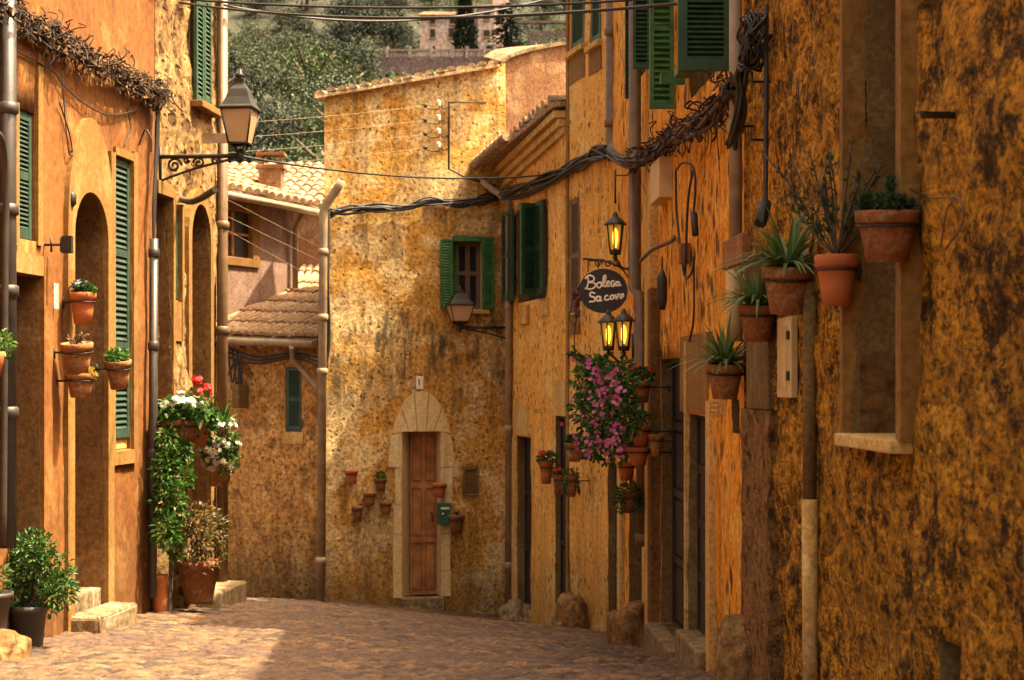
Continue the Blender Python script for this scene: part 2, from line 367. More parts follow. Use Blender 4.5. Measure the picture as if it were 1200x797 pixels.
def wall(name, parent, w, s0, s1, zb, zt, ops, mats, step=.2, amp=.012, depth=3.0, back=None):
    """a front face with recessed openings (reveals and back faces included) and a closed body behind it.
    ops: dict(s0, s1, z0, z1, d, arch=rise, back=material index)"""
    if s0 > s1: s0, s1 = s1, s0; zt = zt[::-1] if isinstance(zt, tuple) else zt; zb = zb[::-1] if isinstance(zb, tuple) else zb
    zbf, ztf = lin(zb, s0, s1), lin(zt, s0, s1)
    for o in ops:
        if o['s0'] > o['s1']: o['s0'], o['s1'] = o['s1'], o['s0']
        o['s0'] = max(o['s0'], s0+.001); o['s1'] = min(o['s1'], s1-.001)
    def top(o, s):
        a = o.get('arch', 0)
        if not a: return o['z1']
        c = (o['s0']+o['s1'])/2; h = (o['s1']-o['s0'])/2; x = min(1, abs(s-c)/h)
        return o['z1']-a+a*math.sqrt(max(0, 1-x**o.get('pw', 2)))
    ss = {round(s0, 5), round(s1, 5)}
    for o in ops:
        ss |= {round(o['s0'], 5), round(o['s1'], 5)}
        if o.get('arch'): ss |= {round(o['s0']+(o['s1']-o['s0'])*.5*(1-math.cos(math.pi*k/14)), 5) for k in range(1, 14)}
    ss = sorted(ss); full = [ss[0]]
    for a, b in zip(ss, ss[1:]):
        k = max(1, math.ceil((b-a)/step)); full += [a+(b-a)*(i+1)/k for i in range(k)]
    zmin = min(zbf(s0), zbf(s1)); zmax = max(ztf(s0), ztf(s1))
    zz = {zmin, zmax}
    for o in ops: zz |= {round(o['z0'], 5), round(o['z1'], 5)}
    zz = sorted(zz); zg = [zz[0]]
    for a, b in zip(zz, zz[1:]):
        k = max(1, math.ceil((b-a)/step)); zg += [a+(b-a)*(i+1)/k for i in range(k)]
    bm = bmesh.new(); cache = {}
    def V(s, z):
        k = (round(s, 4), round(z, 4))
        if k not in cache:
            f = min(1, min(s-s0, s1-s, ztf(s)-z)/.08) if amp else 0
            p = w.at(s, z); f = max(0, f)
            cache[k] = bm.verts.new(p+w.n*disp(p, amp)*f)
        return cache[k]
    eps = 1e-4
    for a, b in zip(full, full[1:]):
        m = (a+b)/2
        iv = [[(zbf(a), zbf(b)), (ztf(a), ztf(b))]]
        for o in [o for o in ops if o['s0'] < m < o['s1']]:
            new = []
            lo = (o['z0'], o['z0']); hi = (top(o, a), top(o, b))
            for (l, u) in iv:
                if max(hi) <= min(l) or min(lo) >= max(u): new.append([l, u]); continue
                if lo[0] > l[0]+eps or lo[1] > l[1]+eps: new.append([l, lo])
                if hi[0] < u[0]-eps: new.append([hi, u])
            iv = new
            # reveals at top, bottom and the back
            d = o['d']
            def Q(s, z, off): return bm.verts.new(w.at(s, z, off))
            hi = (min(hi[0], ztf(a)), min(hi[1], ztf(b)))
            bm.faces.new((V(a, hi[0]), V(b, hi[1]), Q(b, hi[1], -d), Q(a, hi[0], -d))).material_index = 1
            bm.faces.new((V(a, lo[0]), V(b, lo[1]), Q(b, lo[1], -d), Q(a, lo[0], -d))).material_index = 1
            bm.faces.new((Q(a, lo[0], -d), Q(b, lo[1], -d), Q(b, hi[1], -d), Q(a, hi[0], -d))).material_index = o.get('back', 1)
        for (l, u) in iv:
            rows = [l]+[(z, z) for z in zg if max(l)+eps < z < min(u)-eps]+[u]
            for p, q in zip(rows, rows[1:]):
                vs = []
                for v in (V(a, p[0]), V(b, p[1]), V(b, q[1]), V(a, q[0])):
                    if v not in vs: vs.append(v)
                if len(vs) > 2:
                    try: f = bm.faces.new(vs); f.smooth = True
                    except ValueError: pass
    for o in ops:
        for s in (o['s0'], o['s1']):
            t1 = top(o, s) if o.get('arch') else o['z1']
            t1 = min(t1, ztf(s))
            zs = [o['z0']]+[z for z in zg if o['z0']+eps < z < t1-eps]+[t1]
            for p, q in zip(zs, zs[1:]):
                bm.faces.new((V(s, p), V(s, q), bm.verts.new(w.at(s, q, -o['d'])), bm.verts.new(w.at(s, p, -o['d'])))).material_index = 1
    if depth:
        fr = [w.at(s0, zbf(s0)), w.at(s1, zbf(s1)), w.at(s1, ztf(s1)), w.at(s0, ztf(s0))]; bd = -w.n if back is None else Vector(back).normalized(); bk = [p+bd*depth for p in fr]
        for (i, j) in ((0, 3), (1, 2), (2, 3)): face(bm, (fr[i], fr[j], bk[j], bk[i]))
        face(bm, bk)
    bmesh.ops.recalc_face_normals(bm, faces=[f for f in bm.faces])
    return obj(name, bm, mats, parent)
def panelbox(bm, w, sa, sb, za, zb, o0, o1, mi=0):
    """box on wall w between along-wall sa..sb, heights za..zb, offsets o0..o1"""
    box(bm, w.at(sa, za, o0), w.u*(sb-sa), Vector((0, 0, zb-za)), w.n*(o1-o0), mi)
def shutter_bm(bm, O, u, nrm, wd, ht, slats=14, th=.03, rails=1):
    """louvred leaf: O lower corner, u width direction, nrm facing"""
    O, u, nrm = Vector(O), Vector(u).normalized(), Vector(nrm).normalized(); Z = Vector((0, 0, 1))
    st = min(.05, wd*.18)
    box(bm, O, u*st, Z*ht, nrm*th); box(bm, O+u*(wd-st), u*st, Z*ht, nrm*th)
    zs = [0]+[ht*(k+1)/(rails+1)-st*.6 for k in range(rails)]+[ht-st]
    for z in zs: box(bm, O+u*st+Z*z+nrm*.002, u*(wd-2*st), Z*(st*1.15 if z else st*1.3), nrm*(th-.004))
    for z0, z1 in zip(zs, zs[1:]):
        a = z0+st*1.3; k = max(2, int(slats/(rails+1)))
        hh = (z1-a)/k
        for i in range(k):
            z = a+i*hh
            box(bm, O+u*st+Z*(z+hh*.02)+nrm*(th*.9), u*(wd-2*st), Z*hh*.75-nrm*th*.75, (nrm*.25+Z)*.006)
    box(bm, O+u*st*.5+nrm*.003+Z*st*.5, u*(wd-st), Z*(ht-st), nrm*.003)      # backing behind the louvres
def flat_shutter(parent, w, pxa, pxb, pyt, pyb, off, mat, slats=16, rails=1, name='shutter', th=.03):
    sa, sb = sorted((w.s(pxa), w.s(pxb))); pm = (pxa+pxb)/2
    z0, z1 = w.z(pm, pyb), w.z(pm, pyt)
    bm = bmesh.new(); shutter_bm(bm, w.at(sa, z0, off), w.u, w.n, sb-sa, z1-z0, slats, th, rails)
    return obj(name, bm, mat, parent)
def open_shutter(parent, w, px_hinge, px_free, pyt, pyb, mat, slats=16, rails=1, ang=90, off=.01):
    """leaf standing out from the wall at the hinge pixel; width from the free edge pixel"""
    h, s = w.xy(px_hinge); k = (px_free-600)/F
    d = (w.n*math.sin(rad(ang))-w.u*math.cos(rad(ang))*(1 if w.u.y > 0 else -1))
    t = (k*h.y-h.x)/(d.x-k*d.y); wd = abs(t)
    z0, z1 = (HZ-pyb)/F*h.y, (HZ-pyt)/F*h.y
    nn = Vector((d.y, -d.x, 0)); nn = nn if nn.dot(-h) > 0 else -nn
    bm = bmesh.new(); shutter_bm(bm, w.at(s, z0, off), d, nn, wd, z1-z0, slats, .035, rails)
    return obj('shutter', bm, mat, parent)
def door(parent, w, o, mat, panels=(2, 3), name='door', frame=.05):
    d = o['d']; sa, sb, za, zb = o['s0'], o['s1'], o['z0'], o['z1']
    bm = bmesh.new(); panelbox(bm, w, sa+.004, sb-.004, za+.004, zb-.004, -d+.006, -d+.045)
    nx, nz = panels; pw, ph = (sb-sa)/nx, (zb-za)/nz
    for i in range(nx):
        for j in range(nz):
            panelbox(bm, w, sa+i*pw+pw*.2, sa+(i+1)*pw-pw*.2, za+j*ph+ph*.1, za+(j+1)*ph-ph*.1, -d+.045, -d+.062)
    for i in range(nx+1):
        c = sa+i*pw; panelbox(bm, w, max(sa+.003, c-frame*.5), min(sb-.003, c+frame*.5), za+.003, zb-.003, -d+.044, -d+.07)
    for j in range(nz+1):
        c = za+j*ph; panelbox(bm, w, sa+.003, sb-.003, max(za+.003, c-frame*.6), min(zb-.003, c+frame*.6), -d+.043, -d+.068)
    dd = obj(name, bm, mat, parent)
    bm = bmesh.new(); c = w.at(sa+(sb-sa)*.8, za+1.0, -d+.085); tube(bm, [c-w.n*.03, c+w.n*.02], .012, 8); tube(bm, [c+w.n*.02, c+w.n*.02+Vector((0, 0, -.09))], .009, 6)
    obj('handle', bm, m_iron, dd)
    return dd
def op(w, pxa, pxb, pyt, pyb, d, **kw):
    sa, sb = sorted((w.s(pxa), w.s(pxb)))
    pm = kw.pop('pm', (pxa+pxb)/2)
    o = dict(s0=sa, s1=sb, z0=w.z(pm, pyb), z1=w.z(pm, pyt), d=d); o.update(kw); return o
def plate(parent, w, pxa, pxb, pyt, pyb, o0, o1, mat, name, bev=.0, pm=None):
    sa, sb = sorted((w.s(pxa), w.s(pxb))); pm = pm or (pxa+pxb)/2
    bm = bmesh.new(); panelbox(bm, w, sa, sb, w.z(pm, pyb), w.z(pm, pyt), o0, o1)
    if bev: bevel(bm, bev)
    return obj(name, bm, mat, parent)
def pipe(parent, pts, r, mat, name='drainpipe', collars=()):
    bm = bmesh.new(); tube(bm, pts, r, 12)
    pts = [Vector(p) for p in pts]
    for f in collars:
        a, b = pts[0], pts[-1]
        for q0, q1 in zip(pts, pts[1:]):
            if abs(q0.z-q1.z) > .6: a, b = q0, q1
        c = a.lerp(b, f); d = (b-a).normalized()
        tube(bm, [c-d*.04, c-d*.03, c+d*.03, c+d*.04], [r, r*1.28, r*1.28, r], 12)
    return obj(name, bm, mat, parent)
def tile_roof(parent, A, B, Bt, At, nu, rows, mat=None, name='roof', under=.05, tilt=.02):
    A, B, Bt, At = map(Vector, (A, B, Bt, At)); bm = bmesh.new()
    n = (B-A).cross(At-A).normalized(); n = n if n.z > 0 else -n
    pw = (B-A).length/nu; r = pw*.46
    q = [A, B, Bt, At]
    lo = [bm.verts.new(p-n*under) for p in q]; hi = [bm.verts.new(p) for p in q]
    bm.faces.new(lo); bm.faces.new(hi)
    for i in range(4): bm.faces.new((lo[i], lo[(i+1) % 4], hi[(i+1) % 4], hi[i]))
    S = 6
    for j in range(rows):
        v0, v1 = j/rows, min(1, (j+1.22)/rows)
        for i in range(nu):
            u = (i+.5)/nu+R.uniform(-.07, .07)/nu
            jl = R.uniform(-.06, .06)/rows
            e0 = A.lerp(B, u).lerp(At.lerp(Bt, u), v0+(jl if j else jl*.6)); e1 = A.lerp(B, u).lerp(At.lerp(Bt, u), v1)
            d = (e1-e0).normalized(); s = d.cross(n).normalized()
            lift0, lift1 = tilt+R.uniform(0, .012), R.uniform(0, .006)
            ra, rb = r*R.uniform(.97, 1.08), r*.86
            ring = []
            for (e, l, rr) in ((e0, lift0, ra), (e1, lift1, rb)):
                ring.append([bm.verts.new(e+n*(l+rr*.85*math.sin(math.pi*k/S))+s*rr*math.cos(math.pi*k/S)) for k in range(S+1)])
            for k in range(S):
                f = bm.faces.new((ring[0][k], ring[0][k+1], ring[1][k+1], ring[1][k])); f.smooth = True
            bm.faces.new(ring[0])
    bmesh.ops.recalc_face_normals(bm, faces=list(bm.faces))
    return obj(name, bm, mat or m_tile, parent)
def sill(parent, w, pxa, pxb, pytop, h=.05, o=.09, mat=None, name='sill'):
    sa, sb = sorted((w.s(pxa), w.s(pxb))); z = w.z((pxa+pxb)/2, pytop)
    bm = bmesh.new(); panelbox(bm, w, sa, sb, z-h, z, -.02, o); bevel(bm, .008)
    return obj(name, bm, mat or m_trim, parent)

# plan of the lane
WL = Wall((-4.533+.0, 0.0), (-4.533+.1076*16.25, 16.25))                # left houses
WF = Wall((-2.277, 20.7), (-.085, 21.3))                                # facing house
WM = Wall((-.085, 21.3), (.945, 16.9))                                  # right side, turning
WR = Wall((.9452, 16.9), (1.5536-.036*2.2, 2.2))                          # right side, near
WB = Wall((-4.2, 22.35), (-2.36, 21.4))                                 # low house at back left
WP = Wall((-4.20, 22.05), (-3.13, 24.3))                                # mauve house above it

# ------------------------------------------------------------------ ground
TL = [(-6, -1.4), (0, -1.5), (8, -1.6), (11.4, -1.74), (14.16, -1.897), (16.2, -2.035), (18, -2.26), (20.7, -2.65), (22.5, -2.78), (30, -2.8), (60, -2.5)]
TR = [(-6, -1.4), (0, -1.48), (8, -1.58), (10.1, -1.69), (13.6, -2.09), (14.9, -2.24), (16.9, -2.45), (19, -2.72), (21.3, -2.9), (30, -2.9), (60, -2.5)]
def interp(T, y):
    for (a, za), (b, zb) in zip(T, T[1:]):
        if a <= y <= b:
            return za+(zb-za)*(y-a)/(b-a)
    return T[0][1] if y < T[0][0] else T[-1][1]
def smooth(T, y): return sum(interp(T, y+d) for d in (-.8, -.4, 0, .4, .8))/5
def gz(x, y):
    xl = -4.533+.1076*min(y, 22); xr = (1.5536-.036*y) if y < 16.9 else max(-.085, 4.899-.234*y)
    t = min(1, max(0, (x-xl)/(xr-xl)))
    return smooth(TL, y)*(1-t)+smooth(TR, y)*t
def ground():
    xs = [-40, -12, -6]+[-4.4+i*.026 for i in range(int(6.0/.026)+1)]+[3, 8, 40]
    ys = [-6, -2, 2, 5, 7, 8]+[8.6+i*.026 for i in range(int(13.4/.026)+1)]+[22.5, 24, 28, 40, 60]
    bm = bmesh.new(); g = []; jl = bm.verts.layers.float.new('joint'); tl = bm.verts.layers.float.new('tone')
    for y in ys:
        row = []
        for x in xs:
            z = gz(x, y); e = 1; tone = .5
            if -4.4 <= x <= 1.7 and 8.5 < y < 22:
                p = Vector((x*10.0+noise.noise(Vector((x*2, y*2, 3)))*.8, y*15.0+noise.noise(Vector((x*2, y*2, 9)))*.8, 0))
                dist, cell = noise.voronoi(p); e = min(1, (dist[1]-dist[0])*3.0)
                tone = .5+noise.noise(cell[0]*3.7+Vector((0, 0, 5)))*.9
                z += .024*(e**.5)-.02+.018*noise.noise(Vector((x*.9, y*.9, 0)))+.018*noise.noise(cell[0]*2.3)+.008*noise.noise(p*2.5)
            v = bm.verts.new((x, y, z)); v[jl] = e; v[tl] = tone; row.append(v)
        g.append(row)
    for j in range(len(ys)-1):
        for i in range(len(xs)-1):
            f = bm.faces.new((g[j][i], g[j][i+1], g[j+1][i+1], g[j+1][i])); f.smooth = True
    m, t, b = nodes_of('cobbles')
    a1 = t.nodes.new('ShaderNodeAttribute'); a1.attribute_name = 'joint'; a2 = t.nodes.new('ShaderNodeAttribute'); a2.attribute_name = 'tone'
    v0 = coords(t, rnd=False)
    c = mix(t, ramp(t, a2.outputs['Fac'], .2, B1, .8, W1), (.036, .018, .008), (.185, .096, .036))
    c = mix(t, ramp(t, tex(t, v0, 1.2, 6), .45, B1, .65, W1), c, (.085, .042, .022))
    c = mix(t, ramp(t, a1.outputs['Fac'], .12, W1, .42, B1), c, (.03, .018, .012))
    c = mix(t, .85, c, ramp(t, tex(t, v0, 30, 9, .8), .36, (.18, .17, .16), .62, (1.4, 1.4, 1.4)), 'MULTIPLY')
    t.links.new(c, b.inputs['Base Color']); b.inputs['Roughness'].default_value = .7
    bp = N(t, 'ShaderNodeBump', Strength=.7, Distance=.02); t.links.new(tex(t, v0, 26, 7), bp.inputs['Height']); t.links.new(bp.outputs[0], b.inputs['Normal'])
    return struct(obj('street', bm, m))
ground()

HT = [(38, -2.6), (60, 3), (90, 11.2), (140, 22), (200, 34), (238, 42.5), (255, 44), (300, 67), (380, 103), (520, 150)]
def hz_(x, y):
    z = sum(interp(HT, y+d) for d in (-8, -4, 0, 4, 8))/5
    return z+1.6*noise.noise(Vector((x*.03, y*.03, 1)))*min(1, (y-38)/40)
def hill():
    bm = bmesh.new(); g = []
    ys = [38+i*6 for i in range(80)]; xs = [-170+i*6 for i in range(50)]
    for y in ys: g.append([bm.verts.new((x, y, hz_(x, y))) for x in xs])
    for j in range(len(ys)-1):
        for i in range(len(xs)-1): bm.faces.new((g[j][i], g[j][i+1], g[j+1][i+1], g[j+1][i])).smooth = True
    m, t, b = nodes_of('hillside'); v0 = coords(t, rnd=False)
    c = mix(t, ramp(t, tex(t, v0, .25, 8, .7), .4, B1, .6, W1), (.008, .012, .005), (.026, .024, .010))
    c = mix(t, ramp(t, tex(t, v0, 1.5, 6), .58, B1, .68, W1), c, (.09, .065, .035))
    t.links.new(c, b.inputs['Base Color']); b.inputs['Roughness'].default_value = .95
    return struct(obj('hill', bm, m))
hill()

# ------------------------------------------------------------------ left: orange house
def base_of(w, px, extra=0): q, _ = w.xy(px); return Vector((q.x, q.y, gz(q.x, q.y)-extra))
def zfun(w, d=.35):
    def f(s): q = w.at(s, 0); return gz(q.x, q.y)-d
    return f
sL_end = WL.s(181)
h = thing('stucco_house', 'orange limewashed house on the left with narrow arched doorway and tall louvred shutter', 'house', base_of(WL, 100))
oA = op(WL, 83, 122, 226, 700, .42, arch=.34)
oD = op(WL, 14, 46, 322, 760, .5)
oW = op(WL, 19, 41, 129, 281, .09)
oS = op(WL, 132.5, 153, 186, 527, .07)
oN = dict(s0=4.0, s1=5.2, z0=-1.6, z1=.6, d=.3)
oA['z0'] = min(oA['z0'], -1.75); oD['z0'] = -1.75
for o_ in (oA, oD): o_['z0'] = gz(WL.at(o_['s0'], 0).x, WL.at(o_['s0'], 0).y)-.1
wall('wall', h, WL, 8.0, sL_end, -2.4, 3.7, [oA, oD, oW, oS], [m_left, m_jamb, m_black], amp=.016)
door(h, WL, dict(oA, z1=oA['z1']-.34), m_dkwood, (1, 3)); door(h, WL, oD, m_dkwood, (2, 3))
# plaster surround round the arch, made of a raised band that follows the opening
def surround(parent, w, o, wid, rise_extra, mat, off=.012, foot=None, name='door_surround', inner=0.004):
    c = (o['s0']+o['s1'])/2; hw = (o['s1']-o['s0'])/2; a = o.get('arch', 0); spring = o['z1']-a
    z0 = foot if foot is not None else o['z0']
    inn, out = [(c-hw-inner, z0)], [(c-hw-wid, z0)]
    K = 18
    for k in range(K+1):
        an = math.pi*(1-k/K)
        inn.append((c+(hw+inner)*math.cos(an), spring+(a+inner)*math.sin(an) if a else o['z1']+inner))
        out.append((c+(hw+wid)*math.cos(an), spring+(a+wid+rise_extra)*math.sin(an)**.9))
    inn.append((c+hw+inner, z0)); out.append((c+hw+wid, z0))
    bm = bmesh.new()
    for i in range(len(inn)-1):
        P = [w.at(*inn[i], off), w.at(*inn[i+1], off), w.at(*out[i+1], off), w.at(*out[i], off)]
        face(bm, P); B = [p-w.n*(off+.03) for p in P]
        face(bm, (P[0], P[1], B[1], B[0])); face(bm, (P[3], P[2], B[2], B[3]))
    bmesh.ops.remove_doubles(bm, verts=bm.verts, dist=1e-4); bmesh.ops.recalc_face_normals(bm, faces=list(bm.faces))
    return obj(name, bm, mat, parent)
surround(h, WL, oA, .14, .42, m_leftpale, off=.034)
for px in (oD['s1']+.0,):
    bm = bmesh.new(); panelbox(bm, WL, oD['s1']+.004, oD['s1']+.16, -1.9, oD['z1']+.14, -.01, .035); obj('door_jamb', bm, m_left, h)
    bm = bmesh.new(); panelbox(bm, WL, oD['s0']-.1, oD['s1']+.16, oD['z1']+.005, oD['z1']+.14, -.01, .032); obj('lintel', bm, m_leftpale, h)
flat_shutter(h, WL, 20, 40.5, 131, 279, -.05, m_blgreen, 22, 1)
flat_shutter(h, WL, 133.5, 152.5, 188, 513, -.035, m_blgreen, 44, 2)
plate(h, WL, 133.5, 152.5, 514, 526, -.06, -.03, m_trim, 'window_threshold')
bm = bmesh.new()
for a_, b_, t_, u_ in ((127, 132, 178, 536), (153.5, 158, 178, 536), (132.2, 153.3, 176, 185)):
    panelbox(bm, WL, *sorted((WL.s(a_), WL.s(b_))), WL.z((a_+b_)/2, u_), WL.z((a_+b_)/2, t_), -.02, .026)
panelbox(bm, WL, *sorted((WL.s(126.5), WL.s(158.5))), WL.z(142, 544), WL.z(142, 528), -.02, .03)
obj('window_surround', bm, m_leftpale, h)
bm = bmesh.new()
for a_, b_, t_, u_ in ((14, 19, 120, 288), (41.2, 47, 62, 288)):
    panelbox(bm, WL, *sorted((WL.s(a_), WL.s(b_))), WL.z((a_+b_)/2, u_), WL.z((a_+b_)/2, t_), -.02, .024)
obj('window_surround', bm, m_leftpale, h)
# roof eaves out of frame
s0, s1 = 0, sL_end
tile_roof(h, WL.at(8, 3.7, .25), WL.at(sL_end, 3.7, .25), WL.at(sL_end, 4.5, -2.6), WL.at(8, 4.5, -2.6), 26, 6)
# step and its block
bm = bmesh.new(); q = WL.at(oA['s0']-.08, gz(*WL.at(oA['s0'], 0).xy)-.2, 0)
box(bm, q, WL.u*.86, WL.n*.24, Vector((0, 0, .32))); bevel(bm, .03, 3)
for v in bm.verts: v.co += rvec()*.008
obj('doorstep', bm, m_step, h)
bm = bmesh.new(); box(bm, WL.at(oA['s0']-.0, q.z, -.38), WL.u*(oA['s1']-oA['s0']), WL.n*.36, Vector((0, 0, .44))); bevel(bm, .02, 2); obj('doorstep', bm, m_step, h)
# small fixtures on this house
bm = bmesh.new(); p = WL.P(52, 287, .01); tube(bm, [p, p+WL.n*.16], .009, 6)
for k in (.05, .12): tube(bm, [p+WL.n*k-Vector((0, 0, .05)), p+WL.n*k+Vector((0, 0, .05))], .009, 6)
box(bm, p+WL.n*.13-WL.u*.02-Vector((0, 0, .06)), WL.u*.04, WL.n*.07, Vector((0, 0, .12))); solo(obj('wall_bracket', bm, m_iron), 'small black iron bracket sticking out above the dark doorway', 'bracket')
plateo = plate(None, WL, 57.5, 63.5, 332, 362, .02, .034, m_pictile, 'picture_tile'); solo(plateo, 'small glazed blue picture tile on the orange wall', 'tile')
bm = bmesh.new(); p = WL.P(84, 232, .03); lathe(bm, [(.02, -.06), (.035, -.04), (.035, .02), (.015, .05)], p, 10); tube(bm, curve_pts([p+Vector((0, 0, .05)), WL.P(84, 170, .02), WL.P(70, 120, .02)]), .006); solo(obj('conduit_lamp', bm, m_iron), 'small dark junction fitting on a thin cable beside the arch', 'fitting')
bm = bmesh.new(); p = WL.P(163, 170, .02)
tube(bm, curve_pts([p, p+Vector((0, 0, .12))+WL.n*.05, p+WL.n*.10+Vector((0, 0, .05)), p+WL.n*.1-Vector((0, 0, .06))]), .008); solo(obj('iron_hook', bm, m_iron), 'black iron hook high on the orange wall right of the tall shutter', 'hook')

# ------------------------------------------------------------------ left: stone house
g2 = thing('stone_house', 'rough golden stone house at the end of the left side, with arched doorway', 'house', base_of(WL, 225))
oA2 = op(WL, 221, 243, 240, 700, .35, arch=.33)
oD2 = op(WL, 184, 198, 230, 480, .3)
oS2 = op(WL, 201, 208.5, 246, 352, .06)
oG2 = op(WL, 224, 240, -120, 122, .08)
oA2['z0'] = -2.15
oD2b = op(WL, 186, 199, 500, 690, .22)
wall('wall', g2, WL, sL_end+.02, WL.s(253.5), -2.6, 4.1, [oA2, oD2, oS2, oG2], [m_leftstone, m_jamb, m_black], step=.045, amp=.05)
door(g2, WL, dict(oA2, z1=oA2['z1']-.33), m_dkwood, (2, 4))
surround(g2, WL, oA2, .10, .05, m_leftpale, off=.035)
door(g2, WL, oD2, m_dkwood, (1, 3), name='door')
bm = bmesh.new()
for a_, b_, t_, u_ in ((198.3, 201, 222, 480), (208.8, 211, 240, 400), (180.5, 198.5, 214, 229)):
    panelbox(bm, WL, *sorted((WL.s(a_), WL.s(b_))), WL.z((a_+b_)/2, u_), WL.z((a_+b_)/2, t_), -.02, .04)
panelbox(bm, WL, *sorted((WL.s(201.2), WL.s(208.6))), WL.z(205, 400), WL.z(205, 354), -.02, .035)
obj('window_surround', bm, m_leftpale, g2)
flat_shutter(g2, WL, 201.3, 208, 248, 350, -.03, m_dgreen, 26)
flat_shutter(g2, WL, 223, 232, -118, 122, .03, m_dgreen, 40); flat_shutter(g2, WL, 232.5, 241, -118, 122, .03, m_dgreen, 40)  # leaves standing in shadow: the shade is put into this darker green
sill(g2, WL, 221, 246, 124, .06, .13, m_leftpale)
tile_roof(g2, WL.at(sL_end+.02, 4.1, .25), WL.at(WL.s(253.5), 4.1, .25), WL.at(WL.s(253.5), 4.9, -2.6), WL.at(sL_end+.02, 4.9, -2.6), 8, 6)
bm = bmesh.new(); q = WL.at(oA2['s0']-.15, gz(*WL.at(oA2['s0'], 0).xy)-.25, 0)
box(bm, q, WL.u*1.1, WL.n*.28, Vector((0, 0, .36))); bevel(bm, .03, 3); obj('doorstep', bm, m_step, g2)
bm = bmesh.new(); q = WL.at(WL.s(203), -2.5, -.05); box(bm, q, WL.u*.75, WL.n*.17, Vector((0, 0, 1.35)))
bmesh.ops.subdivide_edges(bm, edges=list(bm.edges), cuts=8, use_grid_fill=True)
for v in bm.verts: v.co += Vector((noise.noise(v.co*5), noise.noise(v.co*5+Vector((9, 0, 0))), 0))*.05
obj('buttress', bm, m_leftstone, g2, smooth=True)
# corner pipes
e = WL.s(253.5)
pipe(g2, [WL.at(e-.04, 4.1, .07), WL.at(e-.04, -2.1, .07)], .052, m_lead, collars=(.25, .42, .58, .75))
pipe(g2, [WL.at(e+.07, 4.1, .05), WL.at(e+.07, -2.05, .05)], .03, m_gypipe, collars=(.3, .5, .7))
# pipes on the orange house
pipe(h, [WL.P(9, -150, .1), WL.P(9, 642, .1)], .055, m_dkpipe, collars=(.35, .5, .62, .8))
bm = bmesh.new(); tube(bm, curve_pts([WL.P(-12, 150, .18), WL.P(2, 165, .16), WL.P(7, 215, .13), WL.P(6, 330, .12), WL.P(4, 640, .11)]), .022, 8); obj('drainpipe', bm, m_dkpipe, h)
pipe(h, [WL.P(180.5, 280, .07), WL.P(178.5, 700, .07)], .036, m_dkpipe, collars=(.04, .3, .6))
bm = bmesh.new()
for k in range(5): tube(bm, curve_pts([WL.P(188-k*1.1, 96+k*2, .08), WL.P(184+R.uniform(-2, 2), 180, .07), WL.P(181+R.uniform(-1.5, 2), 240, .07), WL.P(180.5+R.uniform(-1, 1), 300, .07)]), .011, 6)
obj('cable', bm, m_cable, h)

# ------------------------------------------------------------------ facing house
fb = thing('facing_house', 'tall ochre pebbled house facing down the lane with an arched stone doorway', 'house', base_of(WF, 480))
zlt, zrt = WF.z(380, 114), WF.z(588, 74)
oDF = op(WF, 471, 516, 506, 699, .24); oDF['d'] = .26
oWF = op(WF, 529, 566, 281, 362, .22, back=2)
oVF = op(WF, 544, 559, 549, 580, .05)
wall('wall', fb, WF, 0, WF.len, -3.4, (zlt, zrt), [oDF, oWF, oVF], [m_far, m_palestone, m_black], step=.1, amp=.014, depth=3.5, back=(.05, 1, 0))
# door leaf sits deep and to the right, pale jamb stones seen on the left
door(fb, WF, dict(oDF, s0=WF.s(484.5)), m_wood, (2, 3))
bm = bmesh.new()
ja = [WF.at(oDF['s0']+.003, 0, -.004), WF.at(WF.s(484.4), 0, -.25), WF.at(oDF['s0']+.003, 0, -.25)]
lo_ = [bm.verts.new(Vector((p.x, p.y, oDF['z0']+.003))) for p in ja]; hi_ = [bm.verts.new(Vector((p.x, p.y, oDF['z1']-.003))) for p in ja]
bm.faces.new(lo_); bm.faces.new(hi_)
for i in range(3): bm.faces.new((lo_[i], lo_[(i+1) % 3], hi_[(i+1) % 3], hi_[i]))
bmesh.ops.recalc_face_normals(bm, faces=list(bm.faces)); obj('door_jamb', bm, m_palestone, fb)
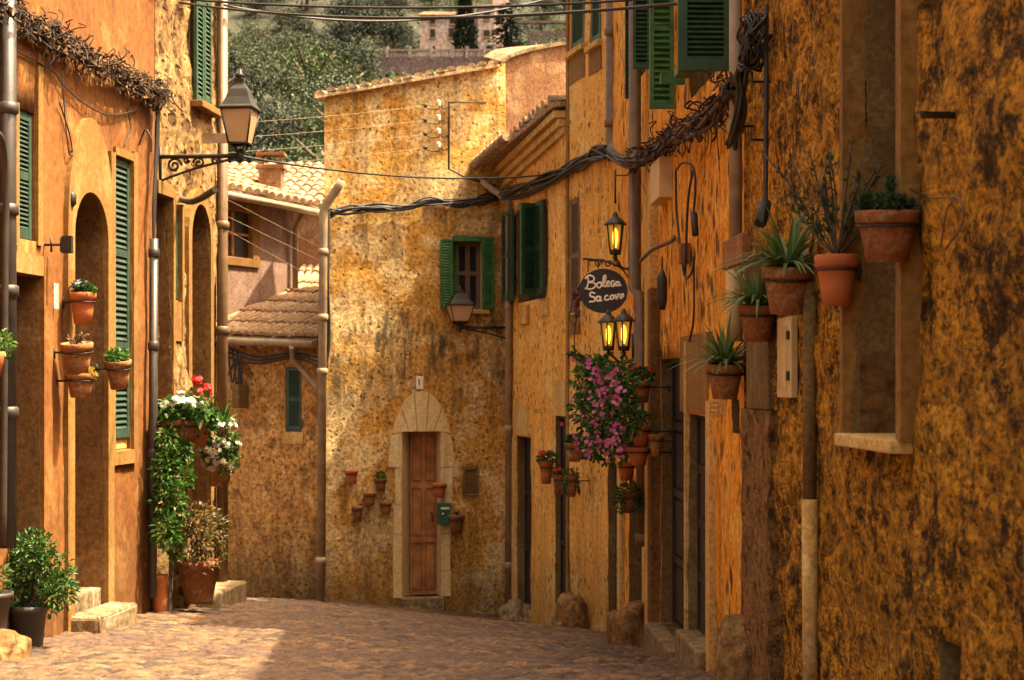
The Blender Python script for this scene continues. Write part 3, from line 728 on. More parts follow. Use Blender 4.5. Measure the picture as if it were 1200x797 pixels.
# arched stone surround
def arch_stones():
    c = (WF.s(452)+WF.s(532))/2; bm = bmesh.new(); off = .02
    zi = WF.z(493, 506); zt = WF.z(493, 458)
    sL, sR = WF.s(455), WF.s(532); il, ir = oDF['s0'], oDF['s1']
    spr = WF.z(493, 548); foot = WF.z(493, 700)
    # jamb blocks
    zs = [foot, foot+.32, foot+.78, foot+1.15, spr]
    for z0, z1 in zip(zs, zs[1:]):
        k = R.uniform(-.02, .02)
        panelbox(bm, WF, WF.s(461)+k, il-.004, z0+.004, z1-.004, -.02, off); panelbox(bm, WF, ir+.004, WF.s(528)+k, z0+.004, z1-.004, -.02, off)
    K = 7
    hw = (sR-sL)/2; mid = (sL+sR)/2
    for k in range(K):
        a0, a1 = math.pi*(1-k/K)-.012, math.pi*(1-(k+1)/K)+.012
        pts = []
        def inner(a):
            x = mid+(hw*.5)*math.cos(a)/max(abs(math.cos(a)), abs(math.sin(a)))
            x = min(max(x, il-.004), ir+.004); return x
        for a in (a0, (a0+a1)/2, a1): pts.append((mid+hw*math.cos(a), spr+(zt-spr)*math.sin(a)))
        inn = []
        for a in (a1, a0):
            if abs(math.cos(a)) > .93: inn.append((il-.004 if math.cos(a) < 0 else ir+.004, spr))
            else: inn.append((mid+(ir-il)/2*math.cos(a)*1.05, zi+.006))
        if k == 0: inn = [inn[0], (il-.004, zi+.006), (il-.004, spr+.004)]
        if k == K-1: inn = [(ir+.004, spr+.004), (ir+.004, zi+.006), inn[-1]]
        P = pts+inn
        fr = [WF.at(x, z, off) for x, z in P]; bk = [WF.at(x, z, -.02) for x, z in P]
        face(bm, fr)
        for i in range(len(P)): face(bm, (fr[i], fr[(i+1) % len(P)], bk[(i+1) % len(P)], bk[i]))
    bmesh.ops.recalc_face_normals(bm, faces=list(bm.faces))
    obj('door_surround', bm, m_palestone, fb)
arch_stones()
bm = bmesh.new(); panelbox(bm, WF, oDF['s0']-.02, oDF['s1']+.02, -3.2, oDF['z0'], -.2, .14); bevel(bm, .02); obj('doorstep', bm, m_step, fb)
# window
wf = plate(fb, WF, 536, 565.5, 283, 361, -.19, -.15, m_dkwood, 'window')
bm = bmesh.new()
sa, sb = WF.s(536), WF.s(565.5); zb_, zt_ = WF.z(550, 361), WF.z(550, 283)
for x0, x1 in ((sa, sa+.05), ((sa+sb)/2-.03, (sa+sb)/2+.03), (sb-.05, sb)): panelbox(bm, WF, x0, x1, zb_, zt_, -.15, -.12)
for z in (zb_, (zb_+zt_)/2, zt_-.05): panelbox(bm, WF, sa+.002, sb-.002, z, z+.05, -.149, -.123)
obj('window_frame', bm, m_bshutter, wf)
bm = bmesh.new(); panelbox(bm, WF, sa+.01, sb-.01, zb_+.01, zt_-.01, -.149, -.144); obj('pane', bm, m_glass, wf)
flat_shutter(fb, WF, 515.5, 529.5, 281, 362, .02, m_green, 22)
flat_shutter(fb, WF, 563.5, 577.5, 279, 362, .05, m_green, 22)
flat_shutter(fb, WF, 529.8, 537, 282, 362, -.1, m_green, 22)
plate(fb, WF, 530, 566, 277, 283, -.05, .03, m_green, 'window_head')
sill(fb, WF, 526, 572, 363, .05, .07)
bm = bmesh.new()
sa, sb = WF.s(544.5), WF.s(558.5); z0, z1 = WF.z(551, 579), WF.z(551, 550)
for i in range(9):
    z = z0+(z1-z0)*i/9; box(bm, WF.at(sa, z, -.01), WF.u*(sb-sa), Vector((0, 0, .022))-WF.n*.02, WF.n*.004)
for a_, b_, c_, d_ in ((sa-.03, sa, z0-.03, z1+.03), (sb, sb+.03, z0-.03, z1+.03), (sa, sb, z0-.03, z0), (sa, sb, z1, z1+.03)): panelbox(bm, WF, a_, b_, c_, d_, -.03, .015)
obj('vent_grille', bm, m_conc, fb)
# eaves: row of tile ends
nb = -WF.n
fa_, fb_ = WF.at(-.14, zlt+.0, .12), WF.at(WF.len-.12, WF.z(577, 76), .12); fv_ = Vector((.1, 3.3, .42))
tile_roof(fb, fa_, fb_, fb_+fv_, fa_+fv_, 17, 7, m_tilepale, tilt=.0, under=.04)
# brown rear gable
WG = Wall((-.16, 21.32), (.80, 21.75))
gz0, gz1 = WG.z(588, 74), WG.z(668, 47)
wall('gable_wall', fb, WG, 0, WG.len, -3.2, lambda s: gz0+(gz1-gz0)*(s/WG.len)**.6, [], [m_farbrown, m_trim], step=.12, amp=.02, depth=0)
bm = bmesh.new(); top_ = lambda q: gz0+(gz1-gz0)*(q/WG.len)**.6
K_ = 10
for r_ in range(K_):                                                # pale mortar capping along the sloping top
    q0, q1 = WG.len*r_/K_, WG.len*(r_+1)/K_
    w0, w1 = (1-r_/K_), (1-(r_+1)/K_)
    P = [WG.at(q0, top_(q0)+.01, .05), WG.at(q1, top_(q1)+.01, .05), WG.at(q1, top_(q1)+.03+.14*w1, -.5), WG.at(q0, top_(q0)+.03+.14*w0, -.5)]
    face(bm, P); B = [p-Vector((0, 0, .05)) for p in P]
    face(bm, B[::-1]); face(bm, (P[0], P[1], B[1], B[0]))
bmesh.ops.remove_doubles(bm, verts=bm.verts, dist=1e-4)
obj('roof_capping', bm, m_step, fb)

# ------------------------------------------------------------------ right: house with the low eave
mb = thing('low_eaved_house', 'tan pebbled house with clay gutter eave and dark green shutters', 'house', base_of(WM, 630))
oM1 = op(WM, 606, 622, 512, 712, .16, back=2)
oM2 = op(WM, 651.5, 664, 488, 712, .12, back=2)
s65 = WM.s(665)
zm0, zm1 = WM.z(592, 205), WM.z(665, 142)
oMS = op(WM, 607, 640, 240, 352, .15, back=2)
wall('wall', mb, WM, 0, s65, -3.4, (zm0, zm1), [oM1, oM2, oMS], [m_mid, m_conc, m_black], step=.1, amp=.012, depth=3.0)
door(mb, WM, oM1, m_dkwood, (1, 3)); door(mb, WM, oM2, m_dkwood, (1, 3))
# lintel stone over first door
plate(mb, WM, 603.5, 620, 474, 510, -.02, .02, m_trim, 'lintel')
plate(mb, WM, 600, 605.5, 512, 715, -.02, .018, m_trim, 'door_jamb')
# big shutters: far leaf against the wall, near leaves standing out
flat_shutter(mb, WM, 596, 608, 248, 352, .06, m_blgreen, 26)
open_shutter(mb, WM, 633, 610, 240, 346, m_dgreen, 26, 1, ang=65)
flat_shutter(mb, WM, 633.5, 642, 237, 345, .05, m_dgreen, 26)
for a_, b_, t_, u_ in ((611, 620, 358, 380), (634, 644, 352, 370)):
    plate(mb, WM, a_, b_, t_, u_, -.02, .03, m_trim, 'sill')
# eave
lipA = WM.at(-.05, WM.z(592, 190)-.02, .32); lipB = WM.at(s65, WM.z(663, 122), .17)
tile_roof(mb, lipA, lipB, lipB-WM.n*3.2+Vector((0, 0, .42)), lipA-WM.n*3.2+Vector((0, 0, .42)), 16, 7, tilt=.015)
bm = bmesh.new()                                                    # stepped cornice under the eave
for k, (o1, dz) in enumerate(((.05, .30), (.10, .22), (.15, .13))):
    a0, a1 = WM.at(0.02, zm0-.02, -.03), WM.at(s65-.004, zm1+.02, -.03)
    off0 = WM.n*o1
    for i in range(16):
        f0, f1 = i/16, (i+.93)/16
        p0, p1 = a0.lerp(a1, f0), a0.lerp(a1, f1)
        box(bm, p0-Vector((0, 0, dz-.15)), p1-p0, WM.n*(o1+.03), Vector((0, 0, .075)))
obj('cornice', bm, m_trim, mb)
bm = bmesh.new()                                                    # clay half-pipe gutter in sections
ga, gb = WM.at(-.05, WM.z(592, 190)-.05, .40), WM.at(s65*.52, WM.z(632, 158)-.0, .34)
for i in range(9):
    p0, p1 = ga.lerp(gb, i/9), ga.lerp(gb, (i+1.08)/9)
    tube(bm, [p0, p0.lerp(p1, .12), p0.lerp(p1, .13), p1], [.072, .072, .06, .06], 10)
obj('gutter', bm, m_tile, mb)
pipe(mb, [ga+Vector((.02, -.01, 0)), ga+Vector((.03, 0, -.14)), WM.P(597, 236, .06), WM.P(596.5, 250, .05), WM.P(595.5, 708, .05)], .042, m_gypipe, collars=(.24, .55, .9))
# terracotta-look louvred vent shutter strip belongs to the taller house
tb = thing('tall_house', 'tall tan pebbled house with long brown shutter and small green upper shutters', 'house', base_of(WM, 690))
oT1 = op(WM, 669, 685, -60, 56, .08); oT2 = op(WM, 692, 704, -60, 50, .08); oT3 = op(WM, 668, 679.5, 233, 366, .06)
wall('wall', tb, WM, s65+.003, WM.len, -3.3, 4.3, [oT1, oT2, oT3], [m_mid, m_conc, m_black], step=.1, amp=.012, depth=3.0)
for a_, b_, t_, u_ in ((669.5, 684.5, -58, 55), (692.5, 703.5, -58, 49)): flat_shutter(tb, WM, a_, b_, t_, u_, -.03, m_dgreen, 30)
flat_shutter(tb, WM, 668.3, 679, 234, 365, -.03, m_bshutter, 40, 1)
sill(tb, WM, 667, 687, 57, .06, .06); sill(tb, WM, 690.5, 706, 51, .06, .06)
plate(tb, WM, 668, 686, 64, 95, -.02, .012, m_leftpale, 'apron'); plate(tb, WM, 691, 705, 58, 85, -.02, .012, m_leftpale, 'apron')
plate(tb, WM, 668, 680, 368, 392, -.02, .012, m_leftpale, 'apron')
plate(mb, WM, 650, 664.4, 445, 487, -.02, .02, m_trim, 'lintel')
plate(tb, WM, 664.8, 667.5, -60, 712, -.02, .018, m_leftpale, 'corner_band')
tile_roof(tb, WM.at(s65, 4.3, .15), WM.at(WM.len, 4.3, .15), WM.at(WM.len, 4.8, -2.8), WM.at(s65, 4.8, -2.8), 9, 6)
pipe(tb, [WM.P(717, -90, .10), WM.P(717, 165, .10), WM.P(719, 176, .12), WM.P(734, 188, .14)], .058, m_lead, collars=(.5, .92))

# ------------------------------------------------------------------ right: cellar house, passage house, orange house, dark stone house
def wz(px, d=.3): q = base_of(WR, px); return q.z-d
ch = thing('wine_cellar_house', 'narrow orange house with the cellar sign, tucked between two drainpipes', 'house', base_of(WR, 740))
sA, sB = WR.s(712.3), WR.s(762)
oC1 = op(WR, 713, 727, 545, 722, .14, back=2); oC2 = op(WR, 737, 757, 566, 736, .2, back=2)
for o_ in (oC1, oC2): o_['z0'] = gz(*WR.at((o_['s0']+o_['s1'])/2, 0).xy)+.1
oC3 = op(WR, 737, 758, -60, 98, .15, back=2)
wall('wall', ch, WR, sA, sB, -3.0, 5.2, [oC1, oC2, oC3], [m_rb, m_conc, m_black], step=.1, amp=.014, depth=3)
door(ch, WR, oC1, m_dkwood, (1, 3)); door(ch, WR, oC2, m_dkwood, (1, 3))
bm = bmesh.new()
for a_, b_ in ((727.3, 731), (757.3, 761)): panelbox(bm, WR, *sorted((WR.s(a_), WR.s(b_))), -2.6, WR.z(a_, 400), -.02, .035)
obj('door_jamb', bm, m_trim, ch)
open_shutter(ch, WR, 741, 733.5, -60, 116, m_dgreen, 34); open_shutter(ch, WR, 763, 742.5, -60, 81, m_dgreen, 24)
tile_roof(ch, WR.at(sA, 5.2, .12), WR.at(sB, 5.2, .12), WR.at(sB, 5.8, -2.8), WR.at(sA, 5.8, -2.8), 14, 6)
pipe(ch, [WR.P(744, -60, .09), WR.P(744, 340, .09), WR.P(750, 345, .085), WR.P(754, 640, .06)], .05, m_lead, collars=(.36, .64, .97))
ph = thing('passage_house', 'narrow plaster house front with brown stone pier and dark plank door', 'house', base_of(WR, 780))
sC = WR.s(806)
oP1 = op(WR, 775, 803, 420, 745, .15, back=2); oP1['z0'] = gz(*WR.at((oP1['s0']+oP1['s1'])/2, 0).xy)+.14
wall('wall', ph, WR, sB+.003, sC, -2.8, 3.55, [oP1], [m_rb, m_conc, m_black], step=.1, amp=.014, depth=3)
door(ph, WR, oP1, m_dkwood, (2, 4))
bm = bmesh.new(); panelbox(bm, WR, *sorted((WR.s(764), WR.s(770.5))), -2.5, WR.z(767, 176), -.02, .06); bevel(bm, .01); obj('pier', bm, m_trim, ph)
bm = bmesh.new(); panelbox(bm, WR, *sorted((WR.s(771), WR.s(774.5))), -2.5, WR.z(773, 338), -.02, .08); bevel(bm, .01); obj('pier', bm, m_jamb, ph)
plate(ph, WR, 777, 789, 190, 236, -.01, .10, m_panel, 'meter_box', .006)
bm = bmesh.new(); panelbox(bm, WR, oP1['s0']-.05, oP1['s1']+.05, -2.7, oP1['z0'], -.1, .12); bevel(bm, .02); obj('doorstep', bm, m_step, ph)
tile_roof(ph, WR.at(sB, 3.55, .1), WR.at(sC, 3.55, .1), WR.at(sC, 4.2, -2.8), WR.at(sB, 4.2, -2.8), 10, 6)
rb = thing('dashed_stucco_house', 'bright orange stucco house dashed with dark pits, above the green shutters', 'house', base_of(WR, 830))
sD = WR.s(872)
oR1 = op(WR, 808, 832, 487, 745, .12, back=2); oR1['z0'] = gz(*WR.at((oR1['s0']+oR1['s1'])/2, 0).xy)+.16
oR2 = op(WR, 798, 856, -60, 95, .14, back=2); oR2['s1'] = min(oR2['s1'], sD-.05); oR2['s0'] = max(oR2['s0'], sC+.1)
oR3 = op(WR, 857, 866, 468, 508, .12); oR4 = op(WR, 807, 819, 392, 470, .06, back=2)
wall('wall', rb, WR, sC+.003, sD, -2.5, 3.5, [oR1, oR2, oR3], [m_rb, m_conc, m_black], step=.07, amp=.022, depth=3)
door(rb, WR, oR1, m_dkwood, (2, 4))
bm = bmesh.new()
for a_, b_, c_ in ((806.6, 808, 400), (832.4, 837, 470)): panelbox(bm, WR, *sorted((WR.s(a_), WR.s(b_))), -2.4, WR.z((a_+b_)/2, c_), -.02, .03)
obj('door_jamb', bm, m_trim, rb)
plate(rb, WR, 800, 832, 392, 484, -.02, .02, m_leftpale, 'lintel')
bm = bmesh.new(); panelbox(bm, WR, oR1['s0']-.05, oR1['s1']+.03, -2.6, oR1['z0'], -.1, .09); bevel(bm, .02); obj('doorstep', bm, m_step, rb)
open_shutter(rb, WR, 791, 762.5, -60, 128, m_green, 24, 1); open_shutter(rb, WR, 860, 796, -60, 84, m_dgreen, 20, 0)
bm = bmesh.new(); p = WR.P(803, 98, .02); box(bm, p, WR.n*.16, -WR.u*.05, Vector((0, 0, .07))); box(bm, p-WR.u*(-.2), WR.u*.5, WR.n*.1, Vector((0, 0, .04))); obj('sill', bm, m_green, rb)
bm = bmesh.new()
sa, sb = sorted((WR.s(838), WR.s(846)))
for k in range(9):
    z = WR.z(842, 482)+k*.028; box(bm, WR.at(sa, z, .012), WR.u*(sb-sa), Vector((0, 0, .012)), WR.n*.012)
panelbox(bm, WR, sa-.02, sb+.02, WR.z(842, 486), WR.z(842, 430), -.01, .012)
obj('vent_grille', bm, m_trim, rb)
pipe(rb, [WR.P(862, -80, .06), WR.P(862, 302, .06)], .034, m_gypipe, collars=(.6, .98))
pipe(rb, [WR.P(861, 302, .06), WR.P(861, 400, .06)], .043, m_panel, name='conduit')
tile_roof(rb, WR.at(sC, 3.5, .1), WR.at(sD, 3.5, .1), WR.at(sD, 4.1, -2.8), WR.at(sC, 4.1, -2.8), 16, 6)
rc = thing('dark_stone_house', 'rough dark brown rubble house nearest on the right with tall blind window', 'house', base_of(WR, 1000))
oB = op(WR, 1005, 1069, -150, 512, .34); oB['z0'] = -.19
oV = op(WR, 1106, 1131, 754, 850, .15, back=2)
oE = op(WR, 962, 972, 605, 830, .08, back=2)
wall('wall', rc, WR, sD+.003, WR.len, -2.2, 3.5, [oB, oV], [m_rc, m_conc, m_black], step=.045, amp=.04, depth=3)
bm = bmesh.new(); panelbox(bm, WR, oB['s0']-.03, oB['s1']+.03, -.235, -.187, -.32, .085); bevel(bm, .008); obj('sill', bm, m_trim, rc)
bm = bmesh.new()
panelbox(bm, WR, oB['s0']-.05, oB['s0']-.004, -.19, 3.2, -.03, .058)
panelbox(bm, WR, oB['s1']+.004, oB['s1']+.07, -.19, 3.2, -.03, .058)
obj('window_surround', bm, m_leftpale, rc)
bm = bmesh.new(); panelbox(bm, WR, oB['s0']+.0005, oB['s0']+.02, -.187, WR.z(1036, 415), -.33, -.005); obj('render_patch', bm, m_rock, rc)
bm = bmesh.new()
panelbox(bm, WR, *sorted((WR.s(880), WR.s(914))), -2.0, WR.z(897, 480), -.05, .05)
bmesh.ops.subdivide_edges(bm, edges=list(bm.edges), cuts=14, use_grid_fill=True)
for v in bm.verts: v.co += WR.n*noise.noise(v.co*6)*.03+WR.u*noise.noise(v.co*5+Vector((4, 0, 0)))*.02
obj('pier', bm, m_pier, rc, smooth=True)
plate(rc, WR, 884, 911, 300, 479, -.02, .042, m_conc, 'pier_render')
bm = bmesh.new(); tube(bm, [WR.P(949, 330, .03), WR.P(949, 585, .03)], .03, 12); obj('conduit', bm, m_conc, rc)
bm = bmesh.new(); tube(bm, [WR.P(949, 585, .03), WR.P(950, 830, .03)], .034, 12); obj('conduit', bm, m_trim, rc)
pn = plate(rc, WR, 918, 935, 372, 466, .0, .03, m_panel, 'meter_panel', .004)
bm = bmesh.new()
for (x_, y0_, y1_) in ((931, 388, 398), (931, 435, 446)): panelbox(bm, WR, *sorted((WR.s(x_), WR.s(x_+2.2))), WR.z(x_, y1_), WR.z(x_, y0_), .03, .04)
obj('latch', bm, m_iron, pn)
plate(rc, WR, 920.5, 930, 382, 455, .0305, .033, m_panel, 'door_leaf')
tile_roof(rc, WR.at(sD, 3.5, .1), WR.at(WR.len, 3.5, .1), WR.at(WR.len, 4.1, -2.8), WR.at(sD, 4.1, -2.8), 40, 6)
bm = bmesh.new(); tube(bm, [WR.P(898, 5, .05), WR.P(898, 120, .05), WR.P(897, 235, .05), WR.P(893, 262, .1)], .012, 8); tube(bm, [WR.P(897, 238, .05), WR.P(891, 262, .09)], .03, 8)
solo(obj('black_cable', bm, m_cable), 'black cable hanging straight down the stone wall to a loose end', 'cable')
for (px_, py_, lab) in ((903, 96, 'bent black iron hook on the rubble wall, upper one beside the black cable'), (885, 148, 'black iron hook on the rubble wall, middle one beside the black cable'), (902, 164, 'small black iron hook on the rubble wall, lowest beside the black cable'), (1130, 135, 'black iron spike sticking out of the dark stone wall at the right')):
    bm = bmesh.new(); p = WR.P(px_, py_, 0); L = .09 if px_ < 1100 else .13
    tube(bm, [p, p+WR.n*L, p+WR.n*L+Vector((0, 0, .05 if px_ < 1100 else .01))], .007 if px_ < 1100 else .011, 6); solo(obj('iron_hook', bm, m_iron), lab, 'hook', 'iron hooks on the right wall')
bm = bmesh.new(); tube(bm, curve_pts([WR.P(1065, 221, .16), WR.P(1090, 232, .06), WR.P(1122, 232, .04), WR.P(1128, 260, .03), WR.P(1108, 292, .04)]), .004, 5)
tube(bm, curve_pts([WR.P(1122, 232, .04), WR.P(1110, 245, .05), WR.P(1102, 290, .04)]), .003, 5)
solo(obj('string', bm, m_dry), 'pale string tied from the dark pot to a nail in the wall', 'string')
bm = bmesh.new(); sa, sb = sorted((WR.s(880), WR.s(906))); panelbox(bm, WR, sa, sb, WR.z(893, 312), WR.z(893, 278), .12, .15); bevel(bm, .006); solo(obj('terracotta_slab', bm, m_potbrown), 'brown terracotta slab leaning on the wall behind the spider plant pots', 'slab')

# rocks along the right foot of the walls, kerb stones
def rock(loc, sx, sy, sz, label, seed, mat=None, name='boulder', cat='rock', rz=0, group='guard stones along the right wall'):
    bm = bmesh.new(); bmesh.ops.create_icosphere(bm, subdivisions=4, radius=1)
    for v in bm.verts:
        p = v.co.copy(); d = 1+.35*noise.noise(p*1.3+Vector((seed, 0, 0)))+.08*noise.noise(p*4+Vector((seed, 0, 0)))
        q = p*d; q = Vector((max(-.9, min(.9, q.x))*sx, max(-.92, min(.92, q.y))*sy, max(-.85, min(.95, q.z))*sz)); v.co = q
    bmesh.ops.rotate(bm, verts=bm.verts, matrix=Matrix.Rotation(rz, 3, 'Z'))
    o = obj(name, bm, mat or m_rock, None, True); o.location = loc; return solo(o, label, cat, group)
def gpt(px, w, off): q, _ = w.xy(px, off); return Vector((q.x, q.y, gz(q.x, q.y)))
rock(gpt(604, WM, .12), .22, .25, .26, 'pale low boulder at the foot of the drainpipe where the lane bends', 1, m_step)
rock(gpt(669, WM, .14), .22, .26, .42, 'upright brown boulder at the wall foot below the hanging pots', 2)
rock(gpt(742, WR, .12), .22, .34, .36, 'dark rounded boulder at the wall foot left of the cellar door', 3)
rock(gpt(866, WR, .08)+Vector((0, 0, .05)), .14, .2, .40, 'pointed mossy boulder at the foot of the near stone wall', 4)
kp = WL.P(10, 765, .42); rock(Vector((-3.34, 10.75, gz(-3.3, 10.75)+.02)), .30, .26, .15, 'rough kerb stone under the left plant pots', 5, m_rock, 'kerb_stone', 'stone', group=None)

# ------------------------------------------------------------------ back left: low stone house, mauve house, house behind
bl = thing('low_stone_house', 'low stone house at the back left with small green shutter under a tiled roof', 'house', base_of(WB, 310))
zb0, zb1 = WB.z(262, 392), WB.z(374, 404)
sW0 = WB.s(262)
oBS = op(WB, 334, 354, 430, 506, .08)
wall('wall', bl, WB, WB.s(215), WB.len, -3.4, .58, [oBS], [m_backstone, m_trim, m_black], step=.1, amp=.025, depth=.5)
flat_shutter(bl, WB, 335, 353, 431, 505, -.04, m_blgreen, 22)
plate(bl, WB, 332, 356, 507, 520, -.02, .02, m_trim, 'sill')
eA, eB = WB.at(WB.s(200), .66, .2), WB.at(WB.len+.02, .56, .2)
bk = Vector((0.35, 1, 0)).normalized()
tile_roof(bl, eA, eB, eB+bk*3.4+Vector((0, 0, .95)), eA+bk*3.4+Vector((0, 0, .95)), 22, 6)
bm = bmesh.new(); a_, b_ = eA+WB.n*.06-Vector((0, 0, .06)), eB+WB.n*.06-Vector((0, 0, .07)); tube(bm, [a_, b_], .05, 8); obj('gutter', bm, m_gypipe, bl)
pipe(bl, [b_+Vector((-.28, .1, -.02)), WB.P(343, 420, .1), WB.P(369, 452, .14), WB.P(375, 458, .16)], .036, m_gypipe)
bm = bmesh.new()
for k in range(26): p = WB.at(.05+k*.085, .47+R.uniform(-.02, .02), .02); box(bm, p, WB.u*.06, WB.n*.12, Vector((0, 0, .05)))
obj('cornice', bm, m_tile, bl)
bm = bmesh.new(); box(bm, WB.P(284, 478, .02), WB.n*.22, WB.u*.10, Vector((0, 0, .30))); bevel(bm, .01); obj('wall_light', bm, m_conc, bl)
bm = bmesh.new()
for k in range(3): tube(bm, curve_pts([WB.P(262, 405+k*6, .1), WB.P(300, 418+k*4, .1), WB.P(345, 414+k*3, .1), WB.P(378, 420+k*5, .2)]), .014, 5)
for k in range(4): tube(bm, curve_pts([WB.P(262+k*5, 410, .1), WB.P(266+k*6, 440+k*8, .14), WB.P(276+k*2, 420, .1)]), .014, 5)
solo(obj('cable_bundle', bm, m_cable), 'black cables looped under the eave of the low stone house', 'cable')
pkh = thing('mauve_house', 'mauve rendered house with brown window behind the low tiled roof', 'house', Vector((-3.7, 23, -2.8)))
sp0, sp1 = WP.s(225), WP.s(344)
oPW = op(WP, 256, 295, 247, 301, .12, back=2)
wall('wall', pkh, WP, sp0, sp1, -2.8, 2.58, [oPW], [m_pink, m_leftpale, m_black], step=.2, amp=.006, depth=4)
wn = plate(pkh, WP, 257, 294.5, 248, 300, -.1, -.06, m_dkwood, 'window')
bm = bmesh.new(); panelbox(bm, WP, WP.s(274), WP.s(276.5), WP.z(275, 300), WP.z(275, 248), -.06, -.03); panelbox(bm, WP, WP.s(257), WP.s(294.5), WP.z(275, 275), WP.z(275, 272), -.06, -.035); obj('window_frame', bm, m_wood, wn)
bm = bmesh.new()
panelbox(bm, WP, WP.s(295.5), WP.s(303), WP.z(299, 311), WP.z(299, 238), -.02, .02); panelbox(bm, WP, WP.s(250), WP.s(295.3), WP.z(275, 246), WP.z(275, 238), -.02, .018); panelbox(bm, WP, WP.s(250), WP.s(303), WP.z(275, 311), WP.z(275, 302), -.02, .03)
obj('window_surround', bm, m_leftpale, pkh)
eA, eB = WP.at(sp0-.2, 2.56, .28), WP.at(sp1+.25, 2.52, .28)
tile_roof(pkh, eA, eB, WP.at(sp1+.25, 3.35, -2.0), WP.at(sp0-.2, 3.35, -2.0), 15, 6)
bm = bmesh.new(); tube(bm, [eA-Vector((0, 0, .07)), eB-Vector((0, 0, .07))], .05, 8); obj('gutter', bm, m_gypipe, pkh)
pipe(pkh, [WP.at(sp1-.08, 2.4, .2), WP.at(sp1-.08, 2.2, .08), WP.at(sp1-.08, 1.3, .08)], .04, m_gypipe)
cb = pt(318, 215, 24.4)
bm = bmesh.new(); box(bm, cb-Vector((.16, .16, .3)), (.32, 0, 0), (0, .32, 0), (0, 0, .5)); box(bm, cb+Vector((-.2, -.2, .2)), (.4, 0, 0), (0, .4, 0), (0, 0, .05)); box(bm, cb+Vector((-.16, -.1, .25)), (.05, 0, 0), (0, .2, 0), (0, 0, .14)); box(bm, cb+Vector((.11, -.1, .25)), (.05, 0, 0), (0, .2, 0), (0, 0, .14)); box(bm, cb+Vector((-.2, -.16, .39)), (.4, 0, 0), (0, .32, 0), (0, 0, .04))
obj('chimney', bm, m_farbrown, pkh)
ph2 = thing('rear_house', 'brownish rear house with wide sunlit tile roof, seen beside the facing house', 'house', Vector((-3.4, 27, -2.6)))
bm = bmesh.new(); box(bm, (-6.5, 27, -2.8), (4.0, 0, 0), (0, 6, 0), (0, 0, 5.6)); obj('wall', bm, m_farbrown, ph2)
a_, b_ = Vector((-6.8, 26.8, 2.83)), Vector((-2.3, 26.8, 2.83))
tile_roof(ph2, a_, b_, b_+Vector((0, 5.0, 1.25)), a_+Vector((0, 5.0, 1.25)), 26, 9)
a_, b_ = pt(338, 338, 25.6), pt(392, 352, 25.6); a_.z = b_.z = pt(0, 342, 25.6).z
tile_roof(ph2, a_, b_, b_+Vector((0, 1.5, .50)), a_+Vector((0, 1.5, .50)), 6, 3, name='lean_to_roof')

# pipe at the seam of the facing house
pipe(fb, [pt(400, 212, 20.4), pt(396, 220, 20.42), pt(380, 243, 20.5), pt(379, 250, 20.5), pt(376, 702, 20.5)], .052, m_gypipe, collars=(.1, .27, .41, .9))

# ------------------------------------------------------------------ cables and dried creeper
def strand_bundle(pts, n, r, spread, mat, label, name='cable_bundle', cat='cable', droop=.03, extra=None):
    bm = bmesh.new()
    for k in range(n):
        q = [Vector(p)+rvec()*spread-Vector((0, 0, R.random()*droop)) for p in pts]
        tube(bm, curve_pts(q, 5), r*R.uniform(.7, 1.3), 5)
    if extra: extra(bm)
    return solo(obj(name, bm, mat), label, cat)
def fine(a, b, n, sag=0.0):
    a, b = Vector(a), Vector(b); return [a.lerp(b, i/n)-Vector((0, 0, sag*4*(i/n)*(1-i/n))) for i in range(n+1)]
lp = [WL.P(x, 12+(x-20)*.56, .09) for x in (-60, 20, 60, 100, 140, 175, 189)]
o = strand_bundle(lp, 11, .010, .04, m_gcable, 'long dry creeper and cables draped along the sunlit orange wall', 'dried_creeper', 'creeper', .12)
def dryleaves(parent, path, n, hang, L=.07, spread=.05):
    bm = bmesh.new(); dk = bmesh.new()
    def at():
        t = R.random()*(len(path)-1.001); i = int(t); p = path[i].lerp(path[i+1], t-i)
        k = .55+.9*max(0, noise.noise(p*2.6)+.35)
        return p, k
    for _ in range(n):
        p, k = at(); p = p+rvec()*spread*k-Vector((0, 0, R.random()**2*hang*k))
        l = L*R.uniform(.5, 1.5); leaf(bm if R.random() < .5 else dk, p, rvec()+Vector((0, 0, -.45)), rvec(), l, l*R.uniform(.15, .55), 0, .5)
    for _ in range(n//5):
        p, k = at(); q = [p+rvec()*spread*k]
        for _ in range(4): q.append(q[-1]+rvec()*.075-Vector((0, 0, .012)))
        tube(dk, curve_pts(q, 4), R.uniform(.003, .007), 4)
    for _ in range(n//90):
        p, k = at(); tube(dk, curve_pts([p, p+rvec()*.04-Vector((0, 0, .12)), p+rvec()*.05-Vector((0, 0, .2+R.random()*.15))], 4), .003, 4)
    obj('vine_stems', dk, m_darkdry, parent)
    return obj('dry_leaves', bm, m_dry, parent)
dryleaves(o, lp, 1500, .13, .055, .055)
bm = bmesh.new()
tube(bm, curve_pts([WL.P(20, 60, .03), WL.P(60, 82, .03), WL.P(75, 100, .03), WL.P(100, 122, .03), WL.P(130, 135, .03), WL.P(165, 128, .04)]), .006, 5)
tube(bm, curve_pts([WL.P(72, 80, .03), WL.P(80, 175, .03), WL.P(88, 182, .03), WL.P(86, 230, .03)]), .005, 5)
tube(bm, curve_pts([WL.P(148, 125, .03), WL.P(153, 150, .03), WL.P(146, 172, .03)]), .005, 5)
solo(obj('thin_cable', bm, m_cable), 'thin black cable looping below the creeper on the orange wall', 'cable')
fp = [WF.at(.05, WF.z(388, 247), .07)]+[WF.P(x, 246-(x-390)*.1+R.uniform(-4, 4), .07) for x in (410, 440, 470, 505, 540, 565, 583)]
